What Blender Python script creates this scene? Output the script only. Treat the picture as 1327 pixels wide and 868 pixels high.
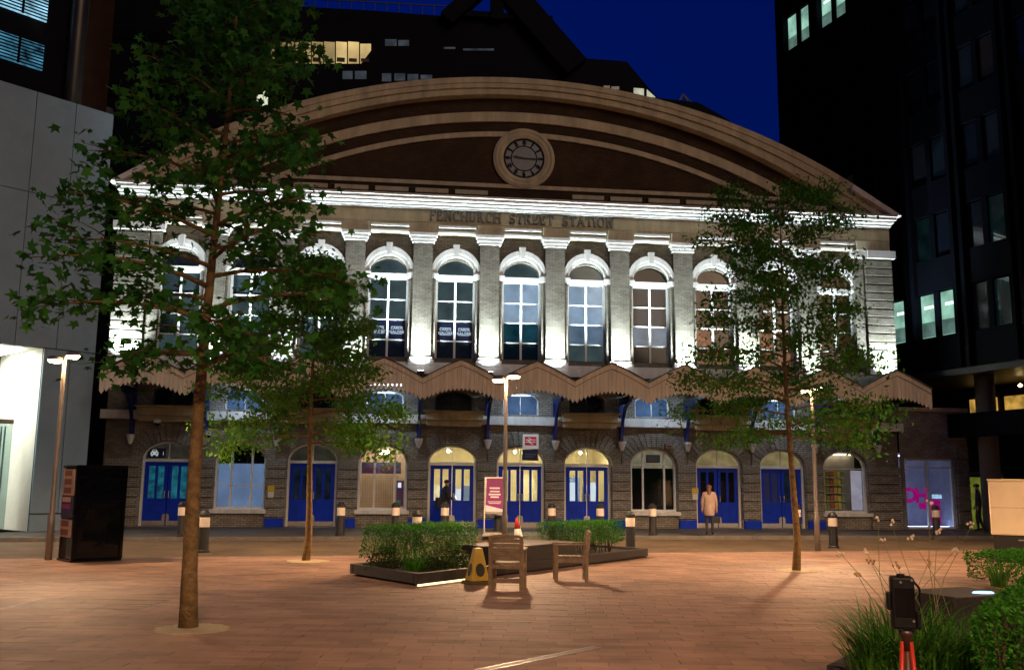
import bpy, math, random
import numpy as np
from mathutils import Vector, Matrix
random.seed(4)
R = math.radians
for o in list(bpy.data.objects): bpy.data.objects.remove(o)
scene = bpy.context.scene
COL = scene.collection

# ------------------------------------------------------------------ camera
CAM = (-4.5386, -34.6317, 1.6971); YAW, PIT, ROL, FPX = .1194, .1550, .0095, 1227.8
PW, PH = 1327, 868
_fw = Vector((math.sin(YAW)*math.cos(PIT), math.cos(YAW)*math.cos(PIT), math.sin(PIT)))
_r = Vector((math.cos(YAW), -math.sin(YAW), 0)); _u = _r.cross(_fw)
_r2 = _r*math.cos(ROL) + _u*math.sin(ROL); _u2 = _u*math.cos(ROL) - _r*math.sin(ROL)
cd = bpy.data.cameras.new('camera'); cam = bpy.data.objects.new('camera', cd); COL.objects.link(cam)
m = Matrix((_r2, _u2, -_fw)).transposed().to_4x4(); m.translation = CAM; cam.matrix_world = m
cd.sensor_width = 36; cd.lens = FPX/PW*36; cd.clip_end = 2000; cd.clip_start = .05
scene.camera = cam
def ray(px, py): return _fw + _r2*((px-PW/2)/FPX) - _u2*((py-PH/2)/FPX)
def on_z(px, py, z=0):
    d = ray(px, py); t = (z-CAM[2])/d.z; return Vector(CAM)+d*t
def on_y(px, py, y):
    d = ray(px, py); t = (y-CAM[1])/d.y; return Vector(CAM)+d*t

# ------------------------------------------------------------------ sky, glow, exposure
w = bpy.data.worlds.new('World'); scene.world = w; w.use_nodes = True
nt = w.node_tree; nt.nodes.clear()
wo = nt.nodes.new('ShaderNodeOutputWorld'); bg = nt.nodes.new('ShaderNodeBackground')
sky = nt.nodes.new('ShaderNodeTexSky'); sky.sky_type = 'NISHITA'; sky.sun_disc = False
sky.sun_elevation = R(2); sky.sun_rotation = R(160); sky.air_density = 1.6; sky.ozone_density = 4
mx = nt.nodes.new('ShaderNodeMix'); mx.data_type = 'RGBA'; mx.blend_type = 'MULTIPLY'; mx.inputs[0].default_value = 1
nt.links.new(sky.outputs[0], mx.inputs[6]); mx.inputs[7].default_value = (.004, .22, 1.85, 1)
nt.links.new(mx.outputs[2], bg.inputs[0]); bg.inputs[1].default_value = .06
nt.links.new(bg.outputs[0], wo.inputs[0])
# warm glow of the lit city behind the camera, low and very soft
sd = bpy.data.lights.new('sun', 'SUN'); sd.energy = .55; sd.angle = R(35); sd.color = (1, .71, .42)
so = bpy.data.objects.new('sun', sd); COL.objects.link(so)
so.rotation_euler = Vector((-.42, .84, -.36)).to_track_quat('-Z', 'Y').to_euler(); so.location = (10, -40, 30)
scene.view_settings.view_transform = 'Standard'; scene.view_settings.look = 'None'
scene.view_settings.exposure = 0; scene.view_settings.gamma = 1
scene.cycles.use_denoising = True
scene.cycles.max_bounces = 5; scene.cycles.diffuse_bounces = 3; scene.cycles.glossy_bounces = 3
scene.cycles.transparent_max_bounces = 10; scene.cycles.sample_clamp_indirect = 4
scene.cycles.caustics_reflective = False; scene.cycles.caustics_refractive = False

# ------------------------------------------------------------------ materials
MATS = {}
def mat(name, base, rough=.7, var=.25, scale=3.0, bump=.0, metal=0, emis=None, estr=0, spec=.5, coords='Object', bscale=None, coat=0, streak=0):
    if name in MATS: return MATS[name]
    M = bpy.data.materials.new(name); M.use_nodes = True; MATS[name] = M
    n = M.node_tree.nodes; L = M.node_tree.links; b = n['Principled BSDF']
    b.inputs['Roughness'].default_value = rough; b.inputs['Metallic'].default_value = metal
    b.inputs['Specular IOR Level'].default_value = spec; b.inputs['Coat Weight'].default_value = coat
    b.inputs['Base Color'].default_value = (*base, 1)
    if emis: b.inputs['Emission Color'].default_value = (*emis, 1); b.inputs['Emission Strength'].default_value = estr
    if var or bump:
        tc = n.new('ShaderNodeTexCoord'); no = n.new('ShaderNodeTexNoise')
        no.inputs['Scale'].default_value = scale; no.inputs['Detail'].default_value = 7; no.inputs['Roughness'].default_value = .65
        src = tc.outputs[coords] if coords != 'World' else n.new('ShaderNodeNewGeometry').outputs['Position']
        if streak:                    # rain streaks: the noise is drawn out downwards
            mp = n.new('ShaderNodeMapping'); mp.inputs['Scale'].default_value = (1, 1, streak); L.new(src, mp.inputs['Vector']); L.new(mp.outputs[0], no.inputs['Vector'])
        else: L.new(src, no.inputs['Vector'])
        if var:
            rp = n.new('ShaderNodeValToRGB'); e = rp.color_ramp.elements
            e[0].position = .3; e[1].position = .72
            e[0].color = (*[c*(1-var) for c in base], 1); e[1].color = (*[min(1, c*(1+var)) for c in base], 1)
            L.new(no.outputs['Fac'], rp.inputs[0]); L.new(rp.outputs[0], b.inputs['Base Color'])
        if bump:
            n2 = n.new('ShaderNodeTexNoise'); n2.inputs['Scale'].default_value = bscale or scale*12; n2.inputs['Detail'].default_value = 4
            L.new(src, n2.inputs['Vector'])
            bp = n.new('ShaderNodeBump'); bp.inputs['Strength'].default_value = bump; bp.inputs['Distance'].default_value = .02
            L.new(n2.outputs['Fac'], bp.inputs['Height']); L.new(bp.outputs[0], b.inputs['Normal'])
    return M
def brick(name, c1, c2, mortar, bw=.225, bh=.075, ms=.011, plane='xz', rough=.9, bump=.5):
    M = bpy.data.materials.new(name); M.use_nodes = True; MATS[name] = M
    n = M.node_tree.nodes; L = M.node_tree.links; b = n['Principled BSDF']; b.inputs['Roughness'].default_value = rough
    b.inputs['Specular IOR Level'].default_value = .2
    tc = n.new('ShaderNodeTexCoord'); sp = n.new('ShaderNodeSeparateXYZ'); cb = n.new('ShaderNodeCombineXYZ')
    L.new(tc.outputs['Object'], sp.inputs[0])
    ad = n.new('ShaderNodeMath'); ad.operation = 'ADD'
    if plane == 'xz':
        L.new(sp.outputs[0], ad.inputs[0]); L.new(sp.outputs[1], ad.inputs[1])
        L.new(ad.outputs[0], cb.inputs[0]); L.new(sp.outputs[2], cb.inputs[1])
    else:
        L.new(sp.outputs[0], cb.inputs[0]); L.new(sp.outputs[1], cb.inputs[1])
    t = n.new('ShaderNodeTexBrick'); L.new(cb.outputs[0], t.inputs['Vector'])
    t.inputs['Scale'].default_value = 1; t.inputs['Brick Width'].default_value = bw; t.inputs['Row Height'].default_value = bh
    t.inputs['Mortar Size'].default_value = ms; t.inputs['Mortar Smooth'].default_value = .3; t.inputs['Bias'].default_value = 0
    t.inputs['Color1'].default_value = (*c1, 1); t.inputs['Color2'].default_value = (*c2, 1); t.inputs['Mortar'].default_value = (*mortar, 1)
    no = n.new('ShaderNodeTexNoise'); no.inputs['Scale'].default_value = .9; no.inputs['Detail'].default_value = 8; no.inputs['Roughness'].default_value = .7
    L.new(tc.outputs['Object'], no.inputs['Vector'])
    rp = n.new('ShaderNodeValToRGB'); rp.color_ramp.elements[0].position = .3; rp.color_ramp.elements[0].color = (.5, .48, .45, 1)
    rp.color_ramp.elements[1].position = .7; rp.color_ramp.elements[1].color = (1.15, 1.15, 1.15, 1); L.new(no.outputs['Fac'], rp.inputs[0])
    mx = n.new('ShaderNodeMix'); mx.data_type = 'RGBA'; mx.blend_type = 'MULTIPLY'; mx.inputs[0].default_value = 1
    L.new(t.outputs['Color'], mx.inputs[6]); L.new(rp.outputs[0], mx.inputs[7]); L.new(mx.outputs[2], b.inputs['Base Color'])
    iv = n.new('ShaderNodeMath'); iv.operation = 'SUBTRACT'; iv.inputs[0].default_value = 1; L.new(t.outputs['Fac'], iv.inputs[1])
    bp = n.new('ShaderNodeBump'); bp.inputs['Strength'].default_value = bump; bp.inputs['Distance'].default_value = .01
    L.new(iv.outputs[0], bp.inputs['Height']); L.new(bp.outputs[0], b.inputs['Normal'])
    return M
def glow(name, c, s, var=0, scale=4):
    if name in MATS: return MATS[name]
    M = bpy.data.materials.new(name); M.use_nodes = True; MATS[name] = M
    n = M.node_tree.nodes; L = M.node_tree.links; n.remove(n['Principled BSDF'])
    e = n.new('ShaderNodeEmission'); e.inputs[0].default_value = (*c, 1); e.inputs[1].default_value = s
    if var:
        tc = n.new('ShaderNodeTexCoord'); no = n.new('ShaderNodeTexNoise'); no.inputs['Scale'].default_value = scale; no.inputs['Detail'].default_value = 3
        L.new(tc.outputs['Object'], no.inputs['Vector']); mr = n.new('ShaderNodeMapRange')
        mr.inputs[1].default_value = .3; mr.inputs[2].default_value = .7; mr.inputs[3].default_value = s*(1-var); mr.inputs[4].default_value = s*(1+var)
        L.new(no.outputs['Fac'], mr.inputs[0]); L.new(mr.outputs[0], e.inputs[1])
    L.new(e.outputs[0], n['Material Output'].inputs[0]); return M
def litpane(name, c, s, var=.3, scale=3):      # a window lit from the room behind: glow plus a glass gloss on top
    if name in MATS: return MATS[name]
    M = glow(name, c, s, var, scale); n = M.node_tree.nodes; L = M.node_tree.links
    e = [x for x in n if x.type == 'EMISSION'][0]; g = n.new('ShaderNodeBsdfGlossy'); g.inputs['Roughness'].default_value = .05; g.inputs[0].default_value = (.06, .06, .06, 1)
    a = n.new('ShaderNodeAddShader'); L.new(e.outputs[0], a.inputs[0]); L.new(g.outputs[0], a.inputs[1]); L.new(a.outputs[0], n['Material Output'].inputs[0]); return M
def clear_glass(name='clear_glass', tint=(.9, .95, .95), gl=.07):
    if name in MATS: return MATS[name]
    M = bpy.data.materials.new(name); M.use_nodes = True; MATS[name] = M
    n = M.node_tree.nodes; L = M.node_tree.links; n.remove(n['Principled BSDF'])
    t = n.new('ShaderNodeBsdfTransparent'); t.inputs[0].default_value = (*tint, 1); g = n.new('ShaderNodeBsdfGlossy'); g.inputs['Roughness'].default_value = .03
    x = n.new('ShaderNodeMixShader'); x.inputs[0].default_value = gl
    L.new(t.outputs[0], x.inputs[1]); L.new(g.outputs[0], x.inputs[2]); L.new(x.outputs[0], n['Material Output'].inputs[0]); return M
def leafmat(name, c1, c2, trans=.42):
    M = bpy.data.materials.new(name); M.use_nodes = True; MATS[name] = M
    n = M.node_tree.nodes; L = M.node_tree.links; b = n['Principled BSDF']; b.inputs['Roughness'].default_value = .6; b.inputs['Specular IOR Level'].default_value = .25
    g = n.new('ShaderNodeNewGeometry'); rp = n.new('ShaderNodeValToRGB')
    rp.color_ramp.elements[0].color = (*c1, 1); rp.color_ramp.elements[1].color = (*c2, 1)
    L.new(g.outputs['Random Per Island'], rp.inputs[0]); L.new(rp.outputs[0], b.inputs['Base Color'])
    t = n.new('ShaderNodeBsdfTranslucent'); L.new(rp.outputs[0], t.inputs[0])
    x = n.new('ShaderNodeMixShader'); x.inputs[0].default_value = trans
    L.new(b.outputs[0], x.inputs[1]); L.new(t.outputs[0], x.inputs[2]); L.new(x.outputs[0], n['Material Output'].inputs[0]); return M

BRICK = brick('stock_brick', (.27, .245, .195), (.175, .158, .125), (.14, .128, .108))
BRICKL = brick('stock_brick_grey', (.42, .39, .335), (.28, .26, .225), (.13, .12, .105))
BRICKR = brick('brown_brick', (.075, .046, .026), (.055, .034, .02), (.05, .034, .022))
STONE = mat('stone', (.55, .51, .44), .8, .16, 2.2, .15)
STONEW = mat('white_painted_stone', (.72, .71, .67), .7, .2, 3.5, .15, streak=.3, coords='World')
PALE = mat('pale_render', (.49, .43, .29), .85, .30, 2.2, .15, streak=.25, coords='World')
WHITE = mat('white_paint', (.74, .74, .72), .45, .08, 4)
BLUE = mat('blue_paint', (.002, .035, .50), .45, .2, 3, .05, spec=.2)
NAVY = mat('navy_paint', (.004, .018, .16), .45, .2, 3)
STEEL = mat('brushed_steel', (.5, .47, .43), .35, .15, 8, 0, .9)
DARKMETAL = mat('dark_metal', (.03, .03, .032), .45, .2, 5, .05)
BLACK = mat('black_gloss', (.005, .005, .006), .12, .2, 3, 0, 0, spec=.25)
BLACKM = mat('black_cast_iron', (.018, .018, .02), .5, .25, 6, .1)
VALANCE = mat('buff_painted_board', (.70, .62, .48), .7, .24, 4.0, .1, streak=.15, coords='World')
ROOFFELT = mat('dark_roofing', (.03, .03, .033), .8, .3, 1)
WOOD = mat('weathered_teak', (.28, .195, .11), .7, .35, 9, .25, bscale=60)
GRANITE = mat('dark_granite', (.05, .043, .037), .7, .35, 30, .08, spec=.25)
SOIL = mat('soil', (.035, .025, .018), 1, .4, 6, .6)
GRIT = mat('resin_gravel', (.52, .42, .25), .95, .35, 40, .6, bscale=90)
BARK = mat('smooth_bark', (.20, .125, .048), .9, .55, 9, 1.0, bscale=30)
PAVER = mat('brown_paver', (.355, .218, .146), .65, .32, .8, .3, spec=.15, coords='World', bscale=34)
def weather(M):          # stone-to-stone tone differences and gum spots, in world space
    n = M.node_tree.nodes; L = M.node_tree.links; b = n['Principled BSDF']; src = b.inputs['Base Color'].links[0].from_socket
    g = n.new('ShaderNodeNewGeometry'); oi = n.new('ShaderNodeObjectInfo'); ad = n.new('ShaderNodeMath'); ad.operation = 'ADD'; fr = n.new('ShaderNodeMath'); fr.operation = 'FRACT'
    L.new(g.outputs['Random Per Island'], ad.inputs[0]); L.new(oi.outputs['Random'], ad.inputs[1]); L.new(ad.outputs[0], fr.inputs[0])
    mr = n.new('ShaderNodeMapRange'); mr.inputs[3].default_value = .80; mr.inputs[4].default_value = 1.13; L.new(fr.outputs[0], mr.inputs[0])
    vo = n.new('ShaderNodeTexVoronoi'); vo.inputs['Scale'].default_value = 2.3; L.new(g.outputs['Position'], vo.inputs['Vector'])
    sp = n.new('ShaderNodeMapRange'); sp.inputs[1].default_value = .045; sp.inputs[2].default_value = .075; sp.inputs[3].default_value = .62; sp.inputs[4].default_value = 1; L.new(vo.outputs['Distance'], sp.inputs[0])
    no = n.new('ShaderNodeTexNoise'); no.inputs['Scale'].default_value = .22; no.inputs['Detail'].default_value = 5; L.new(g.outputs['Position'], no.inputs['Vector'])
    st = n.new('ShaderNodeMapRange'); st.inputs[1].default_value = .35; st.inputs[2].default_value = .65; st.inputs[3].default_value = .72; st.inputs[4].default_value = 1.08; L.new(no.outputs['Fac'], st.inputs[0])
    m1 = n.new('ShaderNodeMath'); m1.operation = 'MULTIPLY'; L.new(mr.outputs[0], m1.inputs[0]); L.new(sp.outputs[0], m1.inputs[1])
    m2 = n.new('ShaderNodeMath'); m2.operation = 'MULTIPLY'; L.new(m1.outputs[0], m2.inputs[0]); L.new(st.outputs[0], m2.inputs[1])
    vm = n.new('ShaderNodeVectorMath'); vm.operation = 'SCALE'; L.new(src, vm.inputs[0]); L.new(m2.outputs[0], vm.inputs['Scale']); L.new(vm.outputs[0], b.inputs['Base Color'])
weather(PAVER)
JOINT = mat('paver_joint', (.21, .135, .098), .9, .3, 2)
DGLASS = mat('dark_window_glass', (.012, .016, .017), .06, .3, .8, 0, spec=.6)
CLEAR = clear_glass()
TRED = mat('red_plastic', (.55, .03, .02), .4, .1)
CREAM = mat('cream_panel', (.84, .70, .46), .55, .08, 1.5)
YELLOW = mat('yellow_plastic', (.55, .37, .02), .4, .15, 6)

# ------------------------------------------------------------------ mesh helpers
class MB:
    def __init__(s): s.v = []; s.f = []; s.m = []
    def add(s, vs, fs, mi=0):
        k = len(s.v); s.v += [tuple(v) for v in vs]; s.f += [tuple(i+k for i in f) for f in fs]; s.m += [mi]*len(fs); return s
    def box(s, x0, x1, y0, y1, z0, z1, mi=0):
        return s.add([(x0,y0,z0),(x1,y0,z0),(x1,y1,z0),(x0,y1,z0),(x0,y0,z1),(x1,y0,z1),(x1,y1,z1),(x0,y1,z1)],
                     [(0,3,2,1),(4,5,6,7),(0,1,5,4),(1,2,6,5),(2,3,7,6),(3,0,4,7)], mi)
    def prism(s, pts, y0, y1, mi=0):              # outline in x,z (counter-clockwise seen from -y) pushed along y
        n = len(pts); vs = [(x, y0, z) for x, z in pts]+[(x, y1, z) for x, z in pts]
        fs = [tuple(range(n)), tuple(range(2*n-1, n-1, -1))]+[(i, i+n, (i+1) % n+n, (i+1) % n) for i in range(n)]
        return s.add(vs, fs, mi)
    def slab(s, pts, z0, z1, mi=0):               # outline in x,y (ccw from above) pushed along z
        n = len(pts); vs = [(x, y, z0) for x, y in pts]+[(x, y, z1) for x, y in pts]
        fs = [tuple(range(n-1, -1, -1)), tuple(range(n, 2*n))]+[(i, (i+1) % n, (i+1) % n+n, i+n) for i in range(n)]
        return s.add(vs, fs, mi)
    def lathe(s, prof, c=(0, 0, 0), n=20, mi=0, cap=True):
        k = len(prof); vs = []; fs = []
        for i in range(n):
            a = 2*math.pi*i/n
            for r, z in prof: vs.append((c[0]+r*math.cos(a), c[1]+r*math.sin(a), c[2]+z))
        for i in range(n):
            j = (i+1) % n
            for q in range(k-1): fs.append((i*k+q, j*k+q, j*k+q+1, i*k+q+1))
        if cap: fs.append(tuple(i*k for i in range(n-1, -1, -1))); fs.append(tuple(i*k+k-1 for i in range(n)))
        return s.add(vs, fs, mi)
    def tube(s, pts, rad, n=8, mi=0, cap=True):
        pts = [Vector(p) for p in pts]; rad = rad if isinstance(rad, (list, tuple)) else [rad]*len(pts); vs = []; fs = []
        ref = Vector((0, 0, 1))
        for i, p in enumerate(pts):
            d = (pts[min(i+1, len(pts)-1)]-pts[max(i-1, 0)]).normalized()
            a = d.cross(ref if abs(d.z) < .95 else Vector((1, 0, 0))).normalized(); b = a.cross(d).normalized()
            for j in range(n):
                t = 2*math.pi*j/n; vs.append(p+(a*math.cos(t)+b*math.sin(t))*rad[i])
        for i in range(len(pts)-1):
            for j in range(n):
                k = (j+1) % n; fs.append((i*n+j, i*n+k, (i+1)*n+k, (i+1)*n+j))
        if cap: fs.append(tuple(range(n-1, -1, -1))); fs.append(tuple((len(pts)-1)*n+j for j in range(n)))
        return s.add(vs, fs, mi)
    def bar(s, a, b, w, h, mi=0):                 # rectangular bar between two points
        a = Vector(a); b = Vector(b); d = (b-a).normalized()
        x = d.cross(Vector((0, 0, 1)) if abs(d.z) < .95 else Vector((0, 1, 0))).normalized(); z = x.cross(d).normalized()
        vs = [p+x*sx*w/2+z*sz*h/2 for p in (a, b) for sx, sz in ((-1,-1),(1,-1),(1,1),(-1,1))]
        return s.add(vs, [(0,1,2,3),(7,6,5,4),(0,4,5,1),(1,5,6,2),(2,6,7,3),(3,7,4,0)], mi)
    def build(s, name, mats, parent=None, smooth=False, kind=None, bevel=0, loc=None):
        me = bpy.data.meshes.new(name); me.from_pydata(s.v, [], s.f)
        mats = mats if isinstance(mats, (list, tuple)) else [mats]
        for q in mats: me.materials.append(q)
        if len(mats) > 1: me.polygons.foreach_set('material_index', s.m)
        if smooth: me.polygons.foreach_set('use_smooth', [True]*len(me.polygons))
        me.update(); return link(name, me, parent, kind, bevel, loc)
def link(name, me, parent=None, kind=None, bevel=0, loc=None):
    o = bpy.data.objects.new(name, me); COL.objects.link(o)
    if parent: o.parent = parent
    if kind: o['kind'] = kind
    if loc: o.location = loc
    if bevel:
        b = o.modifiers.new('bevel', 'BEVEL'); b.width = bevel; b.segments = 2; b.limit_method = 'ANGLE'
    return o
def tag(o, label, cat, group=None):
    o['label'] = label; o['category'] = cat
    if group: o['group'] = group
    return o
def thing(name, label, cat, loc=(0, 0, 0), rz=0, group=None):
    o = bpy.data.objects.new(name, None); COL.objects.link(o); o.location = loc; o.rotation_euler = (0, 0, rz); o.empty_display_size = .2
    return tag(o, label, cat, group)
def copy_tree(o, parent=None):
    c = o.copy(); COL.objects.link(c); c.parent = parent
    for ch in [x for x in list(bpy.data.objects) if x.parent == o]: copy_tree(ch, c)
    return c
def box(name, dims, m, parent=None, **k): return MB().box(*dims).build(name, m, parent, **k)
def text_mesh(s, size, depth=.004, offset=0.0):
    cu = bpy.data.curves.new('txt', 'FONT'); cu.body = s; cu.size = size; cu.extrude = depth; cu.offset = offset
    cu.align_x = 'CENTER'; cu.align_y = 'CENTER'; cu.resolution_u = 2
    o = bpy.data.objects.new('txt', cu); COL.objects.link(o)
    me = bpy.data.meshes.new_from_object(o.evaluated_get(bpy.context.evaluated_depsgraph_get()))
    bpy.data.objects.remove(o); bpy.data.curves.remove(cu); return me
def text(name, s, size, m, parent, loc, rot=(math.pi/2, 0, 0), depth=.004, offset=0.0):
    me = text_mesh(s, size, depth, offset); me.materials.clear(); me.materials.append(m)
    o = link(name, me, parent); o.location = loc; o.rotation_euler = rot; return o
def arch(cx, hw, zs, rise, n=14): return [(cx+hw*math.cos(math.pi*i/n), zs+rise*math.sin(math.pi*i/n)) for i in range(n+1)]   # right to left
def wall_bay(mb, x0, x1, z0, z1, cx, hw, zb, zs, rise, yf, yb):    # wall panel with an arched opening and its reveals
    q = lambda pts: mb.add([(x, yf, z) for x, z in pts], [tuple(range(len(pts)))])
    q([(x0, z0), (cx-hw, z0), (cx-hw, zs), (x0, zs)]); q([(cx+hw, z0), (x1, z0), (x1, zs), (cx+hw, zs)])
    if zb > z0+1e-4: q([(cx-hw, z0), (cx+hw, z0), (cx+hw, zb), (cx-hw, zb)])
    a = arch(cx, hw, zs, rise)
    q([(cx+hw, zs), (x1, zs), (x1, z1), (cx+hw, z1)]); q([(x0, zs), (cx-hw, zs), (cx-hw, z1), (x0, z1)])
    for p, r in zip(a[:-1], a[1:]): q([(r[0], r[1]), (p[0], p[1]), (p[0], z1), (r[0], z1)])
    prof = [(cx+hw, zb)]+a+[(cx-hw, zb)]
    for p, r in zip(prof, prof[1:]+prof[:1]): mb.add([(p[0], yf, p[1]), (r[0], yf, r[1]), (r[0], yb, r[1]), (p[0], yb, p[1])], [(0, 1, 2, 3)])
def ring(mb, cx, a0, a1, yf, yb, n=14, mi=0):     # archivolt between two half ellipses (hw, zs, rise)
    o = arch(cx, *a0, n); i = arch(cx, *a1, n)
    for k in range(n): mb.prism([i[k], o[k], o[k+1], i[k+1]], yf, yb, mi)
def fan(mb, cx, hw, zs, rise, yf, mi=0): mb.add([(x, yf, z) for x, z in arch(cx, hw, zs, rise)], [tuple(range(15))], mi)

# ================================================================== THE GROUND
box('ground', (-300, 300, -200, 500, -.6, -.30), mat('tarmac', (.045, .043, .04), .9, .3, .5, .3), kind='structure')
def kerbY(x): return -5.0+.12*x if x < 0 else -5.0+.04*x
def roadY(x): return -10.85+.127*x
xs = [-40, -25, -14, 0, 12, 25, 40]
road = MB()
for a, b in zip(xs, xs[1:]): road.slab([(a, roadY(a)), (b, roadY(b)), (b, kerbY(b)), (a, kerbY(a))], -.3, -.012)
ROADM = brick('ochre_setts', (.20, .14, .075), (.16, .115, .065), (.10, .075, .045), .22, .11, .014, 'xy', .75, .4)
road = road.build('road', ROADM, kind='structure')
fw_ = MB()
for a, b in zip(xs, xs[1:]): fw_.slab([(a, kerbY(a)+.15), (b, kerbY(b)+.15), (b, 4), (a, 4)], -.3, .10)
footway = fw_.build('pavement', brick('grey_slabs', (.125, .112, .10), (.10, .092, .083), (.055, .05, .046), .6, .45, .012, 'xy', .6, .35), kind='structure')
kb = MB(); x = -30.0; kerbs = []
KM = mat('kerb_granite', (.11, .098, .085), .7, .3, 4, .2)
while x < 24:
    y0, y1 = kerbY(x), kerbY(x+.9)
    if -18 < x < 18:
        o = MB().slab([(0, 0), (.885, (y1-y0)*.983), (.885, (y1-y0)*.983+.149), (0, .149)], -.3, .103).build('kerbstone', KM, footway, loc=(x, y0, 0))
    x += .9
# plaza: pavers bedded on a joint-coloured slab, courses roughly along the station front
pl = MB()
for a, b in zip(xs, xs[1:]): pl.slab([(a, -48), (b, -48), (b, roadY(b)), (a, roadY(a))], -.3, -.008)
plaza = pl.build('plaza', JOINT, kind='structure')
PL, PWD, PG = .50, .20, .007
def in_frame(x, y):
    d = Vector((x, y, 0))-Vector(CAM); z = d.dot(_fw)
    if z < 1: return None
    return PW/2+FPX*d.dot(_r2)/z, PH/2-FPX*d.dot(_u2)/z, z
ca, sa = math.cos(R(-9)), math.sin(R(-9))
cells = []
for j in range(-215, -15):
    off = (j % 2)*PL/2+random.uniform(-.05, .05)
    for i in range(-60, 75):
        u, v = i*PL+off, j*PWD
        x, y = u*ca-v*sa, u*sa+v*ca
        if y > roadY(x)-.3 or y < -46: continue
        p = in_frame(x, y)
        if p is None or p[0] < -500 or p[0] > 1827 or p[1] > 1700: continue
        cells.append((x, y, p))
vis = sorted([c for c in cells if -10 < c[2][0] < 1337 and c[2][1] < 885], key=lambda c: c[2][2])[:300]
vid = {(c[0], c[1]) for c in vis}
pm = [MB().box(PG/2, PL-PG/2, PG/2, PWD-PG/2, -.02, h) for h in (0, .0016, .0032)]
pme = []
for q in pm:
    me = bpy.data.meshes.new('paver'); me.from_pydata(q.v, [], q.f); me.materials.append(PAVER); pme.append(me)
for c in vis:
    o = bpy.data.objects.new('paver', random.choice(pme)); COL.objects.link(o); o.parent = plaza; o.location = (c[0], c[1], 0); o.rotation_euler = (0, 0, R(-9))
rest = MB()
for c in cells:
    if (c[0], c[1]) in vid: continue
    h = random.choice((0, .0016, .0032)); P = lambda u, v: (c[0]+u*ca-v*sa, c[1]+u*sa+v*ca)
    a = [P(PG/2, PG/2), P(PL-PG/2, PG/2), P(PL-PG/2, PWD-PG/2), P(PG/2, PWD-PG/2)]
    rest.add([(*q, h) for q in a]+[(*q, -.02) for q in a], [(0,1,2,3),(0,4,5,1),(1,5,6,2),(2,6,7,3),(3,7,4,0)])
rest.build('paving', PAVER, plaza, kind='stuff')

# ================================================================== THE STATION
ST = thing('station_building', 'brick Victorian station with a wide arched gable, clock and floodlit upper windows', 'station')
BAYS = [i*2.5 for i in range(-5, 6)]; XE = 14.72
# upper storeys
wu = MB()
for cx in BAYS: wall_bay(wu, cx-1.25, cx+1.25, 5.9, 10.9, cx, .74, 6.25, 9.30, .68, .25, .62)
wu.build('upper_wall', BRICK, ST)
wm = MB()
for cx in BAYS: wall_bay(wm, cx-1.25, cx+1.25, 4.11, 5.9, cx, .68, 4.2, 4.75, .27, .2, .5)
wm.build('mezzanine_wall', BRICKL, ST)
GF = {-12.5: 'door', -10: 'win', -7.5: 'door', -5: 'shop', -2.5: 'lit', 0: 'lit', 2.5: 'lit', 5: 'dwin', 7.5: 'door', 10: 'door', 12.5: 'goods'}
wl = MB()
for cx in BAYS:
    zb = .12 if GF[cx] in ('door', 'lit') else .62
    wall_bay(wl, cx-1.25, cx+1.25, .0, 3.8, cx, .88, zb, 2.42, .62, .12, .5)
wl.build('ground_floor_wall', BRICKL, ST)
sh = MB()                                            # the side and back walls of the front block
for s in (-1, 1): sh.box(*sorted((s*13.752, s*(XE-.05))), .13, 6, 0, 12.2)
sh.box(-XE+.06, XE-.06, 6, 6.2, 0, 12.2); sh.build('side_wall', BRICK, ST)
box('floor_slab', (-13.7, 13.7, .55, 5.9, 5.3, 5.6), DARKMETAL, ST)
box('string_course', (-XE-.1, XE+.1, -.12, .2, 3.8, 4.11), STONEW, ST)
box('sill_course', (-XE-.05, XE+.05, -.08, .24, 5.62, 5.93), STONEW, ST)
# rusticated end piers, banded blocks upstairs and down
for s in (-1, 1):
    for k in range(15):
        z = 6.0+k*.325
        if z+.3 < 10.9: box('quoin_block', (*sorted((s*13.62, s*(XE+.02))), -.06, .28, z, z+.29), STONEW if k == 0 else BRICK, ST, bevel=.02)
# pilasters with capital and pedestal
PIL = [-13.75+2.5*i for i in range(12)]
pil_mb = MB().box(-.36, .36, 0, .3, 6.22, 10.55); cap_mb = MB().box(-.42, .42, -.06, .3, 10.55, 10.66).box(-.47, .47, -.11, .3, 10.663, 10.78).box(-.52, .52, -.17, .3, 10.783, 10.9)
ped_mb = MB().box(-.47, .47, -.12, .3, 5.935, 6.14).box(-.42, .42, -.07, .3, 6.143, 6.23)
for i, x in enumerate(PIL[1:-1]):
    o = pil_mb.build('pilaster', BRICK, ST, loc=(x, 0, 0)); cap_mb.build('capital', STONEW, o); ped_mb.build('pedestal', STONEW, o)
for s in (-1, 1):
    o = MB().box(-.2, .2, .02, .3, 6.22, 10.55).build('pilaster', BRICK, ST, loc=(s*13.38, 0, 0)); MB().box(-.3, .3, -.1, .3, 10.6, 10.9).build('capital', STONEW, o)
    box('end_capital', (*sorted((s*13.7, s*(XE+.14))), -.16, .3, 10.6, 10.9), STONEW, ST)
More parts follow.
